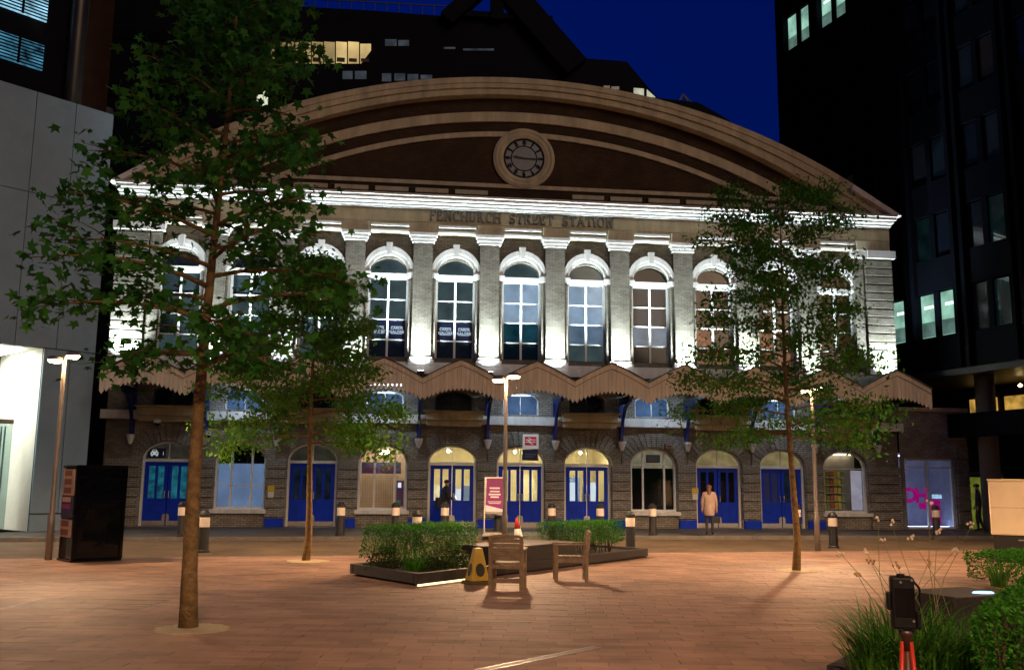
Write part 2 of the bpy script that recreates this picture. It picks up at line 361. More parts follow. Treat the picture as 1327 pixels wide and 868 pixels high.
# entablature
box('architrave', (-XE, XE, .02, .4, 10.9, 11.33), PALE, ST)
for cx in BAYS: MB().box(cx-.70, cx+.70, -.06, .05, 10.93, 11.0).box(cx-.70, cx+.70, -.11, .05, 11.12, 11.20).build('architrave_moulding', STONEW, ST)
for x in PIL: box('architrave_block', (x-.48, x+.48, -.13, .05, 10.905, 11.28), PALE, ST)
box('frieze', (-XE, XE, .0, .4, 11.333, 11.89), PALE, ST)
box('frieze_fillet', (-XE, XE, -.10, .0, 11.83, 11.887), STONEW, ST)
cn = [(-.20, 11.89, 11.965), (-.42, 11.968, 12.04), (-.60, 12.043, 12.15), (-.68, 12.153, 12.23)]
for p, z0, z1 in cn: box('cornice', (-XE+p*.03, XE-p*.03, p, .4, z0, z1), STONEW, ST)
# the arched gable
def strip(ap0, r0, ap1, r1, zmin0, zmin1, n=56):
    xo = math.sqrt(max(0, r0*r0-(r0-(ap0-zmin0))**2)); xi = math.sqrt(max(0, r1*r1-(r1-(ap1-zmin1))**2))
    z = lambda x, ap, r: ap-r+math.sqrt(r*r-x*x)
    return [((t*xo, z(t*xo, ap0, r0)), (t*xi, z(t*xi, ap1, r1))) for t in [-1+2*i/n for i in range(n+1)]]
def arc(name, S, y0, y1, m, parent=None):
    g = MB()
    vs = []
    for o, i in S: vs += [(o[0], y0, o[1]), (i[0], y0, i[1]), (o[0], y1, o[1]), (i[0], y1, i[1])]
    fs = []
    for k in range(len(S)-1):
        a, b = 4*k, 4*k+4
        fs += [(a+1, b+1, b, a), (a, b, b+2, a+2), (a+1, a+3, b+3, b+1), (a+2, b+2, b+3, a+3)]
    e = 4*(len(S)-1); fs += [(0, 2, 3, 1), (e, e+1, e+3, e+2)]
    return g.add(vs, fs).build(name, m, parent or ST)
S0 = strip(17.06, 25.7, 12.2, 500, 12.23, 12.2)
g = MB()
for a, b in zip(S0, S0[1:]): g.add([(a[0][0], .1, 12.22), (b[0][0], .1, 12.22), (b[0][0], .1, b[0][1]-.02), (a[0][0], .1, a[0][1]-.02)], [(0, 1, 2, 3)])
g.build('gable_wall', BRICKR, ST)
arc('gable_cornice', strip(17.08, 25.7, 16.86, 25.2, 12.24, 12.24), -.44, 6, PALE)
arc('gable_cornice_soffit', strip(16.86, 25.2, 16.68, 24.2, 12.24, 12.24), -.40, .1, PALE)
arc('gable_cornice_moulding', strip(16.68, 24.2, 16.44, 22.9, 12.24, 12.24), -.32, .1, PALE)
arc('gable_band', strip(15.86, 22.6, 15.48, 22.2, 12.5, 12.5), .0, .1, PALE)
arc('gable_inner_band', strip(15.08, 21.0, 14.88, 20.8, 12.68, 12.68), .02, .1, PALE)
box('gable_base_band', (-10.6, 10.6, .03, .1, 12.82, 12.97), PALE, ST)
for k in range(16):
    x = -11.6+k*1.5
    if abs(x+.62) > 1.2: box('gable_base_block', (x, x+1.24, -.02, .1, 12.5, 12.66), PALE, ST)
for s in (-1, 1): MB().prism([(s*12.95, 13.22), (s*14.6, 12.235), (s*14.95, 12.235), (s*13.0, 13.42)][::s], -.62, .3).build('gable_end_coping', STONEW, ST)  # white stone colour stands in for the white light on these ends
# the clock
CK = MB().lathe([(.80, 0), (1.19, 0), (1.19, -.10), (1.08, -.16), (1.0, -.12), (.92, -.15), (.80, -.10), (.80, 0)], n=48, cap=False).build('clock', PALE, ST)
CK.location = (.02, .095, 14.03); CK.rotation_euler = (math.pi/2, 0, 0)
# in the clock's own frame x is right, y is up, z comes towards the viewer
CK.scale = (1, 1, -1)
MB().lathe([(.80, -.04), (.80, -.03)], n=48).build('clock_face', mat('clock_face_dark', (.006, .009, .016), .6, .2, 4, spec=.2), CK)
MB().lathe([(.47, -.055), (.47, -.045)], n=40).build('clock_dial', mat('clock_dial', (.24, .265, .28), .5, .15, 6), CK)
for k in range(12):
    a = R(15+30*k); c, s_ = math.cos(a), math.sin(a)
    g = MB(); pts = [(.515, -.115), (.715, -.14), (.715, .14), (.515, .115)]
    g.add([(r*c-t*s_, r*s_+t*c, z) for z in (-.06, -.045) for r, t in pts], [(0,1,2,3),(7,6,5,4),(0,4,5,1),(1,5,6,2),(2,6,7,3),(3,7,4,0)])
    g.build('dial_segment', MATS['clock_dial'], CK)
ROM = {12: 'XII', 1: 'I', 2: 'II', 3: 'III', 4: 'IIII', 5: 'V', 6: 'VI', 7: 'VII', 8: 'VIII', 9: 'IX', 10: 'X', 11: 'XI'}
for h, s_ in ROM.items():
    a = R(90-30*h); o = text('numeral', s_, .2, MATS['clock_face_dark'], CK, (.615*math.cos(a), .615*math.sin(a), -.068), (0, math.pi, 0), .005, .006)
    o.rotation_euler = (0, 0, a-math.pi/2); o.scale = (.8, 1, -1)
def hand(name, ang, ln, tail, wd):
    a = R(ang); c, s_ = math.cos(a), math.sin(a); pts = [(-tail, -wd*.6), (ln*.75, -wd), (ln, 0), (ln*.75, wd), (-tail, wd*.6)]
    z0 = -.085 if name == 'hour_hand' else -.1
    MB().add([(x*c-y*s_, x*s_+y*c, z) for z in (z0, z0+.012) for x, y in pts], [(0,1,2,3,4),(9,8,7,6,5)]+[(i, i+5, (i+1) % 5+5, (i+1) % 5) for i in range(5)]).build(name, BLACKM, CK)
hand('hour_hand', 172, .46, .12, .045); hand('minute_hand', -2, .68, .16, .032)
# FENCHURCH STREET STATION in slab-serif letters
LETTERM = mat('letter_bronze', (.045, .042, .03), .5, .2, 6)
def letter(ch):
    t = .085; g = MB(); d = -.05; H = .40; W = .24
    V = lambda x, z0=0, z1=H: g.box(x, x+t, d, 0, z0, z1)
    Hb = lambda x0, x1, z, h=.055: g.box(x0, x1, d-.001, 0, z, z+h)
    sf = lambda x, z: Hb(x-.035, x+t+.035, z, .035)
    def curve(cx, cz, rx, rz, a0, a1):
        n = 14
        for k in range(n):
            A, B = R(a0+(a1-a0)*k/n), R(a0+(a1-a0)*(k+1)/n)
            p = [(cx+(rx)*math.cos(A), cz+rz*math.sin(A)), (cx+rx*math.cos(B), cz+rz*math.sin(B)), (cx+(rx-t)*math.cos(B), cz+(rz-.05)*math.sin(B)), (cx+(rx-t)*math.cos(A), cz+(rz-.05)*math.sin(A))]
            g.prism(p if a1 > a0 else p[::-1], d, 0)
    if ch in 'FE':
        V(0); sf(0, 0); Hb(0, W, H-.055); Hb(0, W*.75, H*.46); g.box(W-.04, W, d-.002, 0, H-.13, H)
        if ch == 'E': Hb(0, W+.02, 0); g.box(W-.02, W+.02, d-.002, 0, 0, .13)
    elif ch == 'N':
        V(0); V(W); sf(0, 0); Hb(-.035, .06, H-.035, .035); sf(W, H-.035); g.prism([(0.02, H), (W+.0, 0), (W+t, 0), (.11, H)], d-.002, 0)
    elif ch == 'H': V(0); V(W); Hb(0, W, H*.45); [sf(x, z) for x in (0, W) for z in (0, H-.035)]
    elif ch == 'U': V(0, .13); V(W-.02, .13); [sf(x, H-.035) for x in (0, W-.02)]; curve(.15, .15, .155, .155, 180, 360)
    elif ch == 'C': curve(.16, H/2, .17, H/2+.005, 50, 310); g.box(.24, .28, d-.001, 0, H*.66, H)
    elif ch == 'O': curve(.17, H/2, .18, H/2+.005, 0, 360)
    elif ch == 'R': V(0); sf(0, 0); curve(.10, H*.73, .155, H*.27, -90, 90); Hb(0, .1, H-.05); Hb(0, .1, H*.46); g.prism([(.12, H*.48), (.22, 0), (.32, 0), (.21, H*.48)], d-.002, 0)
    elif ch == 'S': curve(.13, H*.74, .13, H*.27, 30, 270); curve(.13, H*.27, .14, H*.275, 90, -150); g.box(.21, .245, d-.001, 0, H*.7, H); g.box(0, .035, d-.001, 0, 0, H*.3)
    elif ch == 'T': V(.11); sf(.11, 0); Hb(-.01, .32, H-.055); g.box(-.01, .03, d-.002, 0, H-.13, H); g.box(.28, .32, d-.002, 0, H-.13, H)
    elif ch == 'A': g.prism([(-.02, 0), (.05, 0), (.17, H), (.12, H)], d, 0); g.prism([(.12, H), (.25, 0), (.345, 0), (.2, H)], d-.002, 0); Hb(.07, .27, .11, .045); Hb(-.05, .09, 0, .03); Hb(.22, .37, 0, .03)
    elif ch == 'I': V(0); sf(0, 0); sf(0, H-.035)
    return g
LW = {'F': .30, 'E': .32, 'N': .38, 'H': .38, 'U': .37, 'C': .35, 'O': .41, 'R': .37, 'S': .33, 'T': .36, 'A': .385, 'I': .17, ' ': .34}
TX = 'FENCHURCH STREET STATION'; tot = sum(LW[c] for c in TX); x = -3.52; k_ = 7.06/tot; LM = {}
for ch in TX:
    if ch != ' ':
        if ch not in LM: o = letter(ch).build('letter', LETTERM, ST); LM[ch] = o.data
        else: o = link('letter', LM[ch], ST)
        o.location = (x, -.004, 11.40); o.scale = (k_*.97, 1, 1)
    x += LW[ch]*k_
# tall upper windows
P_DARK = [mat('upper_glass_%s' % n, c, .07, .3, .7, 0, spec=.6) for n, c in (('slate', (.022, .032, .034)), ('black', (.008, .008, .009)), ('teal', (.01, .028, .032)))]
P_BLUE = litpane('frosted_pane_pale_blue', (.42, .60, .80), .55, .25, 1.6); P_BLUE2 = litpane('frosted_pane_dim_blue', (.25, .38, .55), .35, .3, 2)
P_TEAL = litpane('pane_teal', (.02, .10, .13), .35, .5, 2); P_GREY = litpane('pane_grey_green', (.11, .17, .17), .35, .3, 1.5)
P_AMB = litpane('pane_amber_room', (.30, .10, .04), .45, .7, 3); P_BRN = litpane('pane_brown_room', (.10, .045, .022), .3, .5, 2)
POSTER = mat('poster_navy', (.002, .004, .014), .3, .1); POSTERW = glow('poster_white', (.65, .82, 1), .75)
def upane(cx, row, side):
    if cx in (0, 2.5):
        if row < 2: return P_BLUE
        if cx == 0: return P_TEAL if row == 2 else P_DARK[2]
        return P_BLUE2 if row == 2 else P_GREY
    if cx == 5: return P_BLUE2 if row == 2 else P_DARK[1]
    if cx >= 7.5: return P_AMB if row >= 2 and (side < 0 or row == 3) and cx < 12 else P_BRN
    if cx in (-5, -2.5): return P_GREY if row in (0, 1) else P_DARK[0]
    return P_DARK[0] if (row+side) % 2 else P_GREY
ZT = [9.19, 8.42, 7.67, 6.91, 6.27]
arc_mb = MB(); ring(arc_mb, 0, (.95, 9.40, 1.0), (.82, 9.40, .80), .10, .25); ring(arc_mb, 0, (.82, 9.40, .80), (.70, 9.40, .66), .16, .40)
key_mb = MB().prism([(-.085, 10.05), (.085, 10.05), (.12, 10.52), (-.12, 10.52)], .02, .25)
imp_mb = MB().box(-1.0, -.66, .08, .4, 9.22, 9.42).box(.66, 1.0, .08, .4, 9.22, 9.42).box(-.66, .66, .28, .55, 9.19, 9.40)
jamb_mb = MB().box(-.92, -.745, .14, .25, 6.2, 9.219).box(.745, .92, .14, .25, 6.2, 9.219)
fr = MB()
for x0, x1 in ((-.74, -.66), (.66, .74)): fr.box(x0, x1, .40, .52, 6.25, 9.19)
fr.box(-.04, .04, .41, .50, 6.25, 9.19)
for z in ZT[1:4]: fr.box(-.66, -.04, .425, .495, z-.022, z+.022).box(.04, .66, .425, .495, z-.022, z+.022)
fr.box(-.74, .74, .36, .56, 6.18, 6.249)
sill_mb = MB().box(-.86, .86, .02, .5, 5.94, 6.05)
for cx in BAYS:
    W_ = thing('window', 'x', 'x', (cx, 0, 0)); W_.parent = ST
    for k in ('label', 'category'): del W_[k]
    arc_mb.build('arch_moulding', STONEW, W_); key_mb.build('keystone', STONEW, W_); imp_mb.build('impost', STONEW, W_)
    jamb_mb.build('jamb', BRICK, W_); fr.build('frame', WHITE, W_); sill_mb.build('sill', STONEW, W_)
    for r_ in range(4):
        for s in (-1, 1): box('pane', (*sorted((s*.04, s*.66)), .455, .465, ZT[r_+1]+.02, ZT[r_]-.02), upane(cx, r_, s), W_)
    g = MB(); fan(g, 0, .70, 9.40, .66, .44); g.build('lunette_pane', P_GREY if cx in (-2.5, 0, 2.5, -5) else (P_BRN if cx > 6 else P_DARK[1 if cx == 5 else 0]), W_)
    if cx in (-5, -2.5):
        for s in (-1, 1):
            box('poster', (*sorted((s*.05, s*.64)), .440, .448, 6.96, 7.61), POSTER, W_)
            text('poster_lettering', 'CARDS\nGALORE', .14, POSTERW, W_, (s*.345, .436, 7.28), depth=.002, offset=.004)
            MB().box(s*.345-.2, s*.345+.2, .434, .438, 7.135, 7.155).box(s*.345-.2, s*.345+.2, .434, .438, 7.40, 7.42).build('poster_rule', POSTERW, W_)
# mezzanine windows under the canopy
LITB = (-10, -5, 0, 5, 10)
mf = MB()
for x in (-.68, .62): mf.box(x, x+.06, .36, .46, 4.2, 4.8)
mf.box(-.02, .02, .37, .45, 4.2, 5.0).box(-.68, .68, .34, .46, 4.17, 4.22); ring(mf, 0, (.68, 4.75, .27), (.62, 4.75, .22), .36, .46)
MZ = litpane('mezzanine_pane_blue', (.10, .20, .42), .5, .35, 1.3)
for cx in BAYS:
    W_ = mf.build('mezzanine_window', WHITE if cx in LITB else DARKMETAL, ST, loc=(cx, 0, 0))
    for s in (-1, 1):
        g = MB(); a = arch(0, .66, 4.75, .25); h = [p for p in a if p[0]*s >= -.001]
        pts = [(0, 4.2), (.66, 4.2)]+h if s > 0 else [(-.66, 4.2), (0, 4.2)]+h
        g.add([(x, .41, z) for x, z in pts], [tuple(range(len(pts)))]); g.build('pane', MZ if cx in LITB else P_DARK[1], W_)
    if cx not in LITB:      # moulded hood over the entrances of the dark bays
        MB().box(-1.05, 1.05, -.42, -.12, 3.92, 4.2).box(-1.0, 1.0, -.3, -.12, 3.72, 3.917).box(-1.12, 1.12, -.5, -.12, 4.203, 4.27).build('door_hood', PALE, ST, bevel=.03, loc=(cx, 0, 0))
# ground floor: voussoirs, banded piers, plinths
for cx in BAYS:
    n = 17
    for k in range(n):
        A, B = math.pi*(k+.06)/n, math.pi*(k+.94)/n
        def pt(t, e):
            if not e: return (.90*math.cos(t), 2.42+.64*math.sin(t))
            c, s_ = math.cos(t), math.sin(t); q = 1.16+.20*s_; x_ = 1.22*q/1.16*c; z_ = 2.42+1.22*s_**.9
            return (max(-1.22, min(1.22, x_)), min(3.70, z_))
        MB().prism([pt(A, 0), pt(A, 1), pt(B, 1), pt(B, 0)], .055+.012*random.random(), .12).build('voussoir', BRICKL, ST, loc=(cx, 0, 0))
PIERS = [-13.75+2.5*i for i in range(12)]
blk = {}
for i, px in enumerate(PIERS):
    x0, x1 = px-.345, px+.345
    if i == 0: x0, x1 = -14.6, -13.42
    if i == 11: x0, x1 = 13.42, 14.7
    for k in range(6):
        z = .44+k*.338
        key = (round(x1-x0, 2), k)
        if key not in blk: blk[key] = MB().box(-(x1-x0)/2, (x1-x0)/2, .03, .12, z, z+.30).build('pier_band', BRICKL, ST, bevel=.018); o = blk[key]
        else: o = link('pier_band', blk[key].data, ST, bevel=.018)
        o.location = ((x0+x1)/2, 0, 0)
    box('plinth_box', (x0+.02, x1-.02, -.03, .12, .10, .40), BLUE if 0 < i < 11 and i not in (1,) else BRICKL, ST, bevel=.01)
# doors, windows
WARMROOM = mat('room_wall_warm', (.82, .74, .54), .8, .15, 1.2)
def door(cx, lit, fcol, panecols):
    D = thing('door', 'x', 'x', (cx, 0, 0)); D.parent = ST
    for k in ('label', 'category'): del D[k]
    g = MB()
    for x0, x1 in ((-.88, -.80), (.80, .88)): g.box(x0, x1, .26, .42, .12, 2.42)
    g.box(-.80, .80, .25, .43, 2.33, 2.43); ring(g, 0, (.88, 2.42, .62), (.82, 2.42, .56), .27, .41)
    g.box(-.018, .018, .30, .38, 2.43, 2.98); g.build('frame', WHITE, D)
    g = MB(); fan(g, 0, .83, 2.425, .57, .35); g.build('fanlight', fcol, D)
    for s in (-1, 1):
        lf = MB(); X = lambda a, b: sorted((s*a, s*b)); yb, yf = .36, .31
        # stiles and rails round two tall panes, solid panel below
        for a, b in ((.012, .13), (.345, .435), (.65, .79)): lf.box(*X(a, b), yf, yb, 1.06, 2.18)
        lf.box(*X(.012, .79), yf, yb, 2.181, 2.32); lf.box(*X(.012, .79), yf, yb, .13, 1.059)
        for a, b in ((.13, .38), (.45, .70)): lf.box(*X(a, b), yf-.012, yf, .38, .92)
        L_ = lf.build('door_leaf', BLUE, D, bevel=.006)
        for j, (a, b) in enumerate(((.13, .345), (.435, .65))): box('pane', (*X(a, b), .335, .342, 1.06, 2.18), panecols[(0 if s < 0 else 2)+(j if s > 0 else 1-j)], D)
        box('kick_plate', (*X(.02, .785), yf-.02, yf-.004, .135, .29), STEEL, D); MB().prism([(s*.02, .29), (s*.12, .29), (s*.12, .46), (s*.09, .52), (s*.02, .54)][::s], yf-.021, yf-.005).build('push_plate', STEEL, D)
        MB().tube([(s*.07, .24, 1.08), (s*.07, .24, 1.32)], .018).box(*X(.05, .09), .24, yf, 1.09, 1.11).box(*X(.05, .09), .24, yf, 1.28, 1.30).build('pull_handle', STEEL, D)
    return D
T1 = litpane('door_pane_teal', (.015, .14, .20), .55, .6, 5); K1 = litpane('door_pane_dim', (.012, .02, .035), .4, .5, 4)
FANDIM = litpane('fanlight_dim', (.045, .04, .03), .5, .4, 3); FANY = litpane('fanlight_warm_dim', (.42, .33, .15), .45, .35, 3)
d = door(-12.5, 0, FANDIM, [T1]*4)
TX_ = mat('taxi_sign_blue', (.006, .014, .05), .4, .1); SW = glow('sign_white', (.7, .75, .75), .5)
box('taxi_sign', (-.74, -.12, .29, .30, 2.47, 2.80), TX_, d)
g = MB(); fx = -.50
g.prism([(fx-.13, 2.56), (fx+.13, 2.56), (fx+.13, 2.66), (fx+.09, 2.68), (fx+.07, 2.75), (fx-.07, 2.75), (fx-.09, 2.68), (fx-.13, 2.66)], .283, .288)
g.box(fx-.11, fx-.06, .283, .288, 2.52, 2.56).box(fx+.06, fx+.11, .283, .288, 2.52, 2.56); g.build('taxi_symbol', SW, d)
MB().box(fx-.055, fx+.055, .279, .282, 2.69, 2.735).box(fx-.10, fx-.055, .279, .282, 2.60, 2.64).box(fx+.055, fx+.10, .279, .282, 2.60, 2.64).build('taxi_symbol_cutout', TX_, d)
text('exit_symbol', 'i', .2, SW, d, (-.20, .285, 2.62))
door(-7.5, 0, FANDIM, [K1]*4)
for cx in (-2.5, 0, 2.5): door(cx, 1, CLEAR, [CLEAR]*4)
door(7.5, 0, FANY, [P_DARK[1]]*4); door(10, 0, FANY, [NAVY, NAVY, K1, K1])
# lit booking hall behind the three middle doors
H_ = MB().add([(-3.74, .56, .11), (3.74, .56, .11), (3.74, 5.2, .11), (-3.74, 5.2, .11), (-3.74, .56, 3.7), (3.74, .56, 3.7), (3.74, 5.2, 3.7), (-3.74, 5.2, 3.7)],
              [(0, 1, 2, 3), (7, 6, 5, 4), (3, 2, 6, 7), (0, 3, 7, 4), (2, 1, 5, 6)]).build('booking_hall', WARMROOM, ST)
TUBE = glow('hall_lamp', (1, .80, .42), 120)
for x in (-2.5, 0, 2.5):
    box('hall_lamp', (x-.6, x+.6, 1.4, 1.6, 3.4, 3.45), TUBE, H_)
    MB().lathe([(.01, .05), (.04, .03), (.05, 0), (.04, -.03), (.01, -.05)], (x-.12, .95, 2.86), 14).build('globe_lamp', glow('globe', (1, .84, .5), 200), H_)
    MB().box(x-.125, x-.115, .945, .955, 2.95, 3.69).build('lamp_rod', DARKMETAL, H_)
for x, m_ in ((-3.1, mat('ticket_machine', (.75, .75, .75), .4, .1)), (-1.6, mat('hall_poster', (.12, .20, .5), .5, .3)), (-.5, mat('hall_stairs', (.30, .26, .2), .6, .3)), (.6, WARMROOM), (1.7, MATS['ticket_machine']), (2.4, MATS['hall_poster']), (3.1, MATS['ticket_machine'])):
    box('wall_panel', (x-.28, x+.28, 2.6, 2.9, .12, 1.55+.4*random.random()), m_, H_)
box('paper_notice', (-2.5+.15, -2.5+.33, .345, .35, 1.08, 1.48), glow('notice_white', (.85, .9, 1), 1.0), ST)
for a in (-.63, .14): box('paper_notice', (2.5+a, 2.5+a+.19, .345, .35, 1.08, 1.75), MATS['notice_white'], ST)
# windows of the ground floor
def win(cx, mull, trans, pane, framem=WHITE, zt=None):
    W_ = thing('shop_window', 'x', 'x', (cx, 0, 0)); W_.parent = ST
    for k in ('label', 'category'): del W_[k]
    g = MB()
    for x0, x1 in ((-.88, -.80), (.80, .88)): g.box(x0, x1, .26, .40, .70, 2.42)
    ring(g, 0, (.88, 2.42, .62), (.80, 2.42, .54), .27, .40); g.box(-.80, .80, .26, .40, .70, .78)
    for x in mull: g.box(x-.035, x+.035, .28, .38, .78, 2.42+.5*math.sqrt(max(0, 1-(x/.8)**2)))
    for z in trans: g.box(-.80, .80, .30, .36, z-.018, z+.018)
    g.build('frame', framem, W_); MB().box(-.97, .97, -.06, .42, .56, .70).build('sill', STONEW, W_, bevel=.02)
    g = MB(); g.add([(.81, .345, .75), (.81, .345, 2.42)]+[(x, .345, z) for x, z in arch(0, .81, 2.42, .55)]+[(-.81, .345, .75)], [tuple(range(18))])
    g.build('pane', pane, W_); return W_
w1 = win(-10, (-.32, .38), (1.52,), clear_glass('clear_glass_dark', (.75, .8, .85), .06))
box('blind', (-.80, .80, .45, .47, .76, 2.30), litpane('pale_blue_blind', (.23, .34, .56), .62, .2, 1.1), w1)
box('dark_room', (-.86, .86, .50, .51, .7, 3.1), P_DARK[1], w1)
w5 = win(-5, (-.30, .42), (), CLEAR)
SR = MB().add([(-6.2, .56, .6), (-3.8, .56, .6), (-3.8, 2.4, .6), (-6.2, 2.4, .6), (-6.2, .56, 3.4), (-3.8, .56, 3.4), (-3.8, 2.4, 3.4), (-6.2, 2.4, 3.4)],
              [(0, 1, 2, 3), (7, 6, 5, 4), (3, 2, 6, 7), (0, 3, 7, 4), (2, 1, 5, 6)]).build('shop_room', mat('shop_wall', (.70, .58, .46), .8, .15, 2), ST)
MB().lathe([(.02, .2), (.12, .16), (.2, 0), (.02, -.02)], (-4.95, 1.0, 2.72), 16).build('pendant_lamp', glow('pendant', (1, .85, .55), 14), SR)
box('ceiling_lamp', (-5.9, -4.1, 1.6, 1.75, 3.3, 3.34), glow('shop_tube', (1, .76, .55), 14), SR)
g = MB()
for k in range(16): g.box(-5.75+k*.085, -5.735+k*.085, 1.5, 1.515, .62, 1.95)
for k in range(17): g.box(-5.78, -4.42, 1.516, 1.53, .64+k*.08, .655+k*.08)
g.build('roller_grille', mat('grille_steel', (.42, .36, .30), .5, .1), SR)
sg = box('counter_sign', (-5.8, -4.35, 1.3, 1.36, 2.0, 2.42), mat('sign_blue_violet', (.12, .11, .35), .5, .25, 2), SR)
box('counter_panel', (-5.7, -5.2, 1.28, 1.30, 2.06, 2.22), mat('sign_plum', (.18, .04, .16), .5, .1), SR); box('counter_panel', (-5.1, -4.6, 1.28, 1.30, 2.06, 2.3), MATS['sign_plum'], SR)
box('window_banner', (-4.50, -4.24, .44, .45, .85, 1.75), mat('banner_purple', (.14, .05, .22), .5, .3, 5), SR)
box('banner_notice', (-4.45, -4.33, .43, .435, 1.5, 1.68), MATS['notice_white'], SR); box('banner_notice', (-4.48, -4.34, .43, .435, .9, 1.05), mat('notice_green', (.05, .4, .28), .5, .1), SR)
w5b = win(5, (-.38, .44), (2.42,), clear_glass('clear_glass_dark', (.75, .8, .85), .06))
box('dark_room', (-.86, .86, .50, .52, .7, 2.3), P_DARK[1], w5b); box('lit_ceiling', (-.86, .86, .50, .52, 2.3, 3.1), litpane('lunette_cream', (.42, .36, .22), .5, .3, 3), w5b)
box('extractor_vent', (-.26, .28, .22, .30, 2.50, 2.80), mat('vent_dark', (.05, .05, .055), .6, .3), w5b, bevel=.03)
w12 = win(12.5, (), (2.36,), CLEAR)
box('shop_back', (-.86, .86, 1.1, 1.15, .65, 3.1), mat('goods_wall', (.35, .30, .25), .8, .3, 2), w12)
box('shop_tube', (-.7, .7, .9, 1.0, 2.9, 2.95), glow('goods_tube', (1, .85, .6), 7), w12)
for r_ in range(5):
    box('goods_shelf', (-.8, .3, .75, 1.08, .82+r_*.3, .845+r_*.3), STEEL, w12)
    for q in range(7): box('goods_packet', (-.78+q*.155, -.65+q*.155, .8, .9, .85+r_*.3, 1.03+.06*random.random()+r_*.3), mat('goods_%d' % (q % 4), [(.7, .5, .03), (.75, .6, .1), (.25, .35, .05), (.6, .12, .1)][q % 4], .5, .2, 9), w12)
box('white_poster', (.34, .78, .40, .41, .80, 2.30), glow('poster_lilac', (.55, .50, .62), .5, .15), w12)

# the low wing to the right with the parcel shop window
WG = thing('side_wing', 'low dark brick wing beyond the quoined corner with a tall shop window', 'building')
g = MB(); wall_bay(g, 14.75, 17.55, 0, 4.6, 15.95, 1.02, .12, 2.78, .02, .15, .5); g.build('wall', BRICKL, WG)
box('coping', (14.72, 17.6, .0, 1.2, 4.6, 4.75), PALE, WG)
for k in range(6): box('pier_band', (17.02, 17.54, .06, .15, .3+k*.5, .3+k*.5+.46), BRICKL, WG, bevel=.02)
Wd = MB()
for a, b in ((14.93, 15.0), (15.88, 15.94), (16.9, 16.97)): Wd.box(a, b, .28, .4, .12, 2.79)
Wd.box(14.93, 16.97, .29, .39, 2.70, 2.80).box(14.93, 16.97, .29, .39, .12, .2).box(14.93, 16.97, .30, .38, 2.42, 2.47); Wd = Wd.build('shop_window', WHITE, WG)
box('pane', (14.99, 15.89, .34, .345, .19, 2.72), CLEAR, Wd); box('pane', (15.93, 16.91, .34, .345, .19, 2.72), CLEAR, Wd)
Rm = MB().add([(14.9, .56, .12), (17.0, .56, .12), (17.0, 2.0, .12), (14.9, 2.0, .12), (14.9, .56, 3), (17.0, .56, 3), (17.0, 2.0, 3), (14.9, 2.0, 3)], [(0, 1, 2, 3), (7, 6, 5, 4), (3, 2, 6, 7), (0, 3, 7, 4), (2, 1, 5, 6)]).build('parcel_shop_room', mat('parcel_room', (.45, .45, .55), .6, .2), WG)
box('floor_lamp_strip', (15.0, 16.9, .6, .66, .14, .2), glow('blue_strip', (.45, .60, 1), 14), Rm); box('ceiling_lamp', (15.2, 16.7, 1.2, 1.3, 2.9, 2.94), glow('violet_tube', (.75, .75, 1), 3), Rm)
MAG = glow('magenta_vinyl', (.42, .004, .19), .8, .2)
box('vinyl_banner', (16.02, 16.42, .352, .358, .26, 1.22), MAG, Rm)
text('vinyl_lettering', 'D', .78, MAG, Rm, (15.20, .35, 1.36), depth=.004, offset=.03); text('vinyl_lettering', 'H', .78, MAG, Rm, (15.68, .35, 1.36), depth=.004, offset=.03)
MB().box(15.55, 15.84, .352, .358, .86, 1.1).build('vinyl_block', MAG, Rm)
MB().box(16.1, 16.5, .352, .358, 1.27, 1.42).build('vinyl_notice', glow('pale_blue_notice', (.5, .75, 1), .9, .4, 9), Rm)

# ================================================================== CANOPY
CN = thing('platform_canopy', 'zigzag buff timber canopy with pointed valance boards across the station front', 'canopy')
YF = -4.0
def ctop(x):
    u = abs(((x+13.75) % 2.5)-1.25)/1.25; return 5.70-.62*u**1.15
def cbot(x):
    u = abs(((x+13.75) % 2.5)-1.25)/1.25; return 4.68-.36*u**2
NB = 18; bw = 2.5/NB
for i in range(11*NB):
    x0 = -13.75+i*bw; x1 = x0+bw-.006; xm = (x0+x1)/2; zb = cbot(xm); zz = max(zb+.2, min(ctop(x0), ctop(x1))-.03)
    MB().prism([(x0, zb+.06), (xm, zb-.04), (x1, zb+.06), (x1, max(zb+.2, ctop(x1-.001)-.05)), (x0, max(zb+.2, ctop(x0+.001)-.05))], YF+.005*(i % 2), YF+.05).build('valance_board', VALANCE, CN)
def zig(dz, y0, y1, th, m_, name):
    g = MB(); n = 11*10
    P = [(-13.75+i*2.5/10, ctop(-13.75+i*2.5/10+(1e-6 if i < n else -1e-6))+dz) for i in range(n+1)]
    for a, b in zip(P, P[1:]): g.prism([a, b, (b[0], b[1]+th), (a[0], a[1]+th)], y0, y1)
    return g.build(name, m_, CN)
zig(-.05, YF-.05, YF+.1, .035, mat('barge_board', (.05, .045, .04), .6, .2), 'barge_trim'); zig(-.25, YF-.02, YF+.0, .028, mat('valance_moulding', (.30, .235, .17), .7, .1), 'valance_moulding')
zig(-.13, YF+.1, .1, .07, ROOFFELT, 'roof')
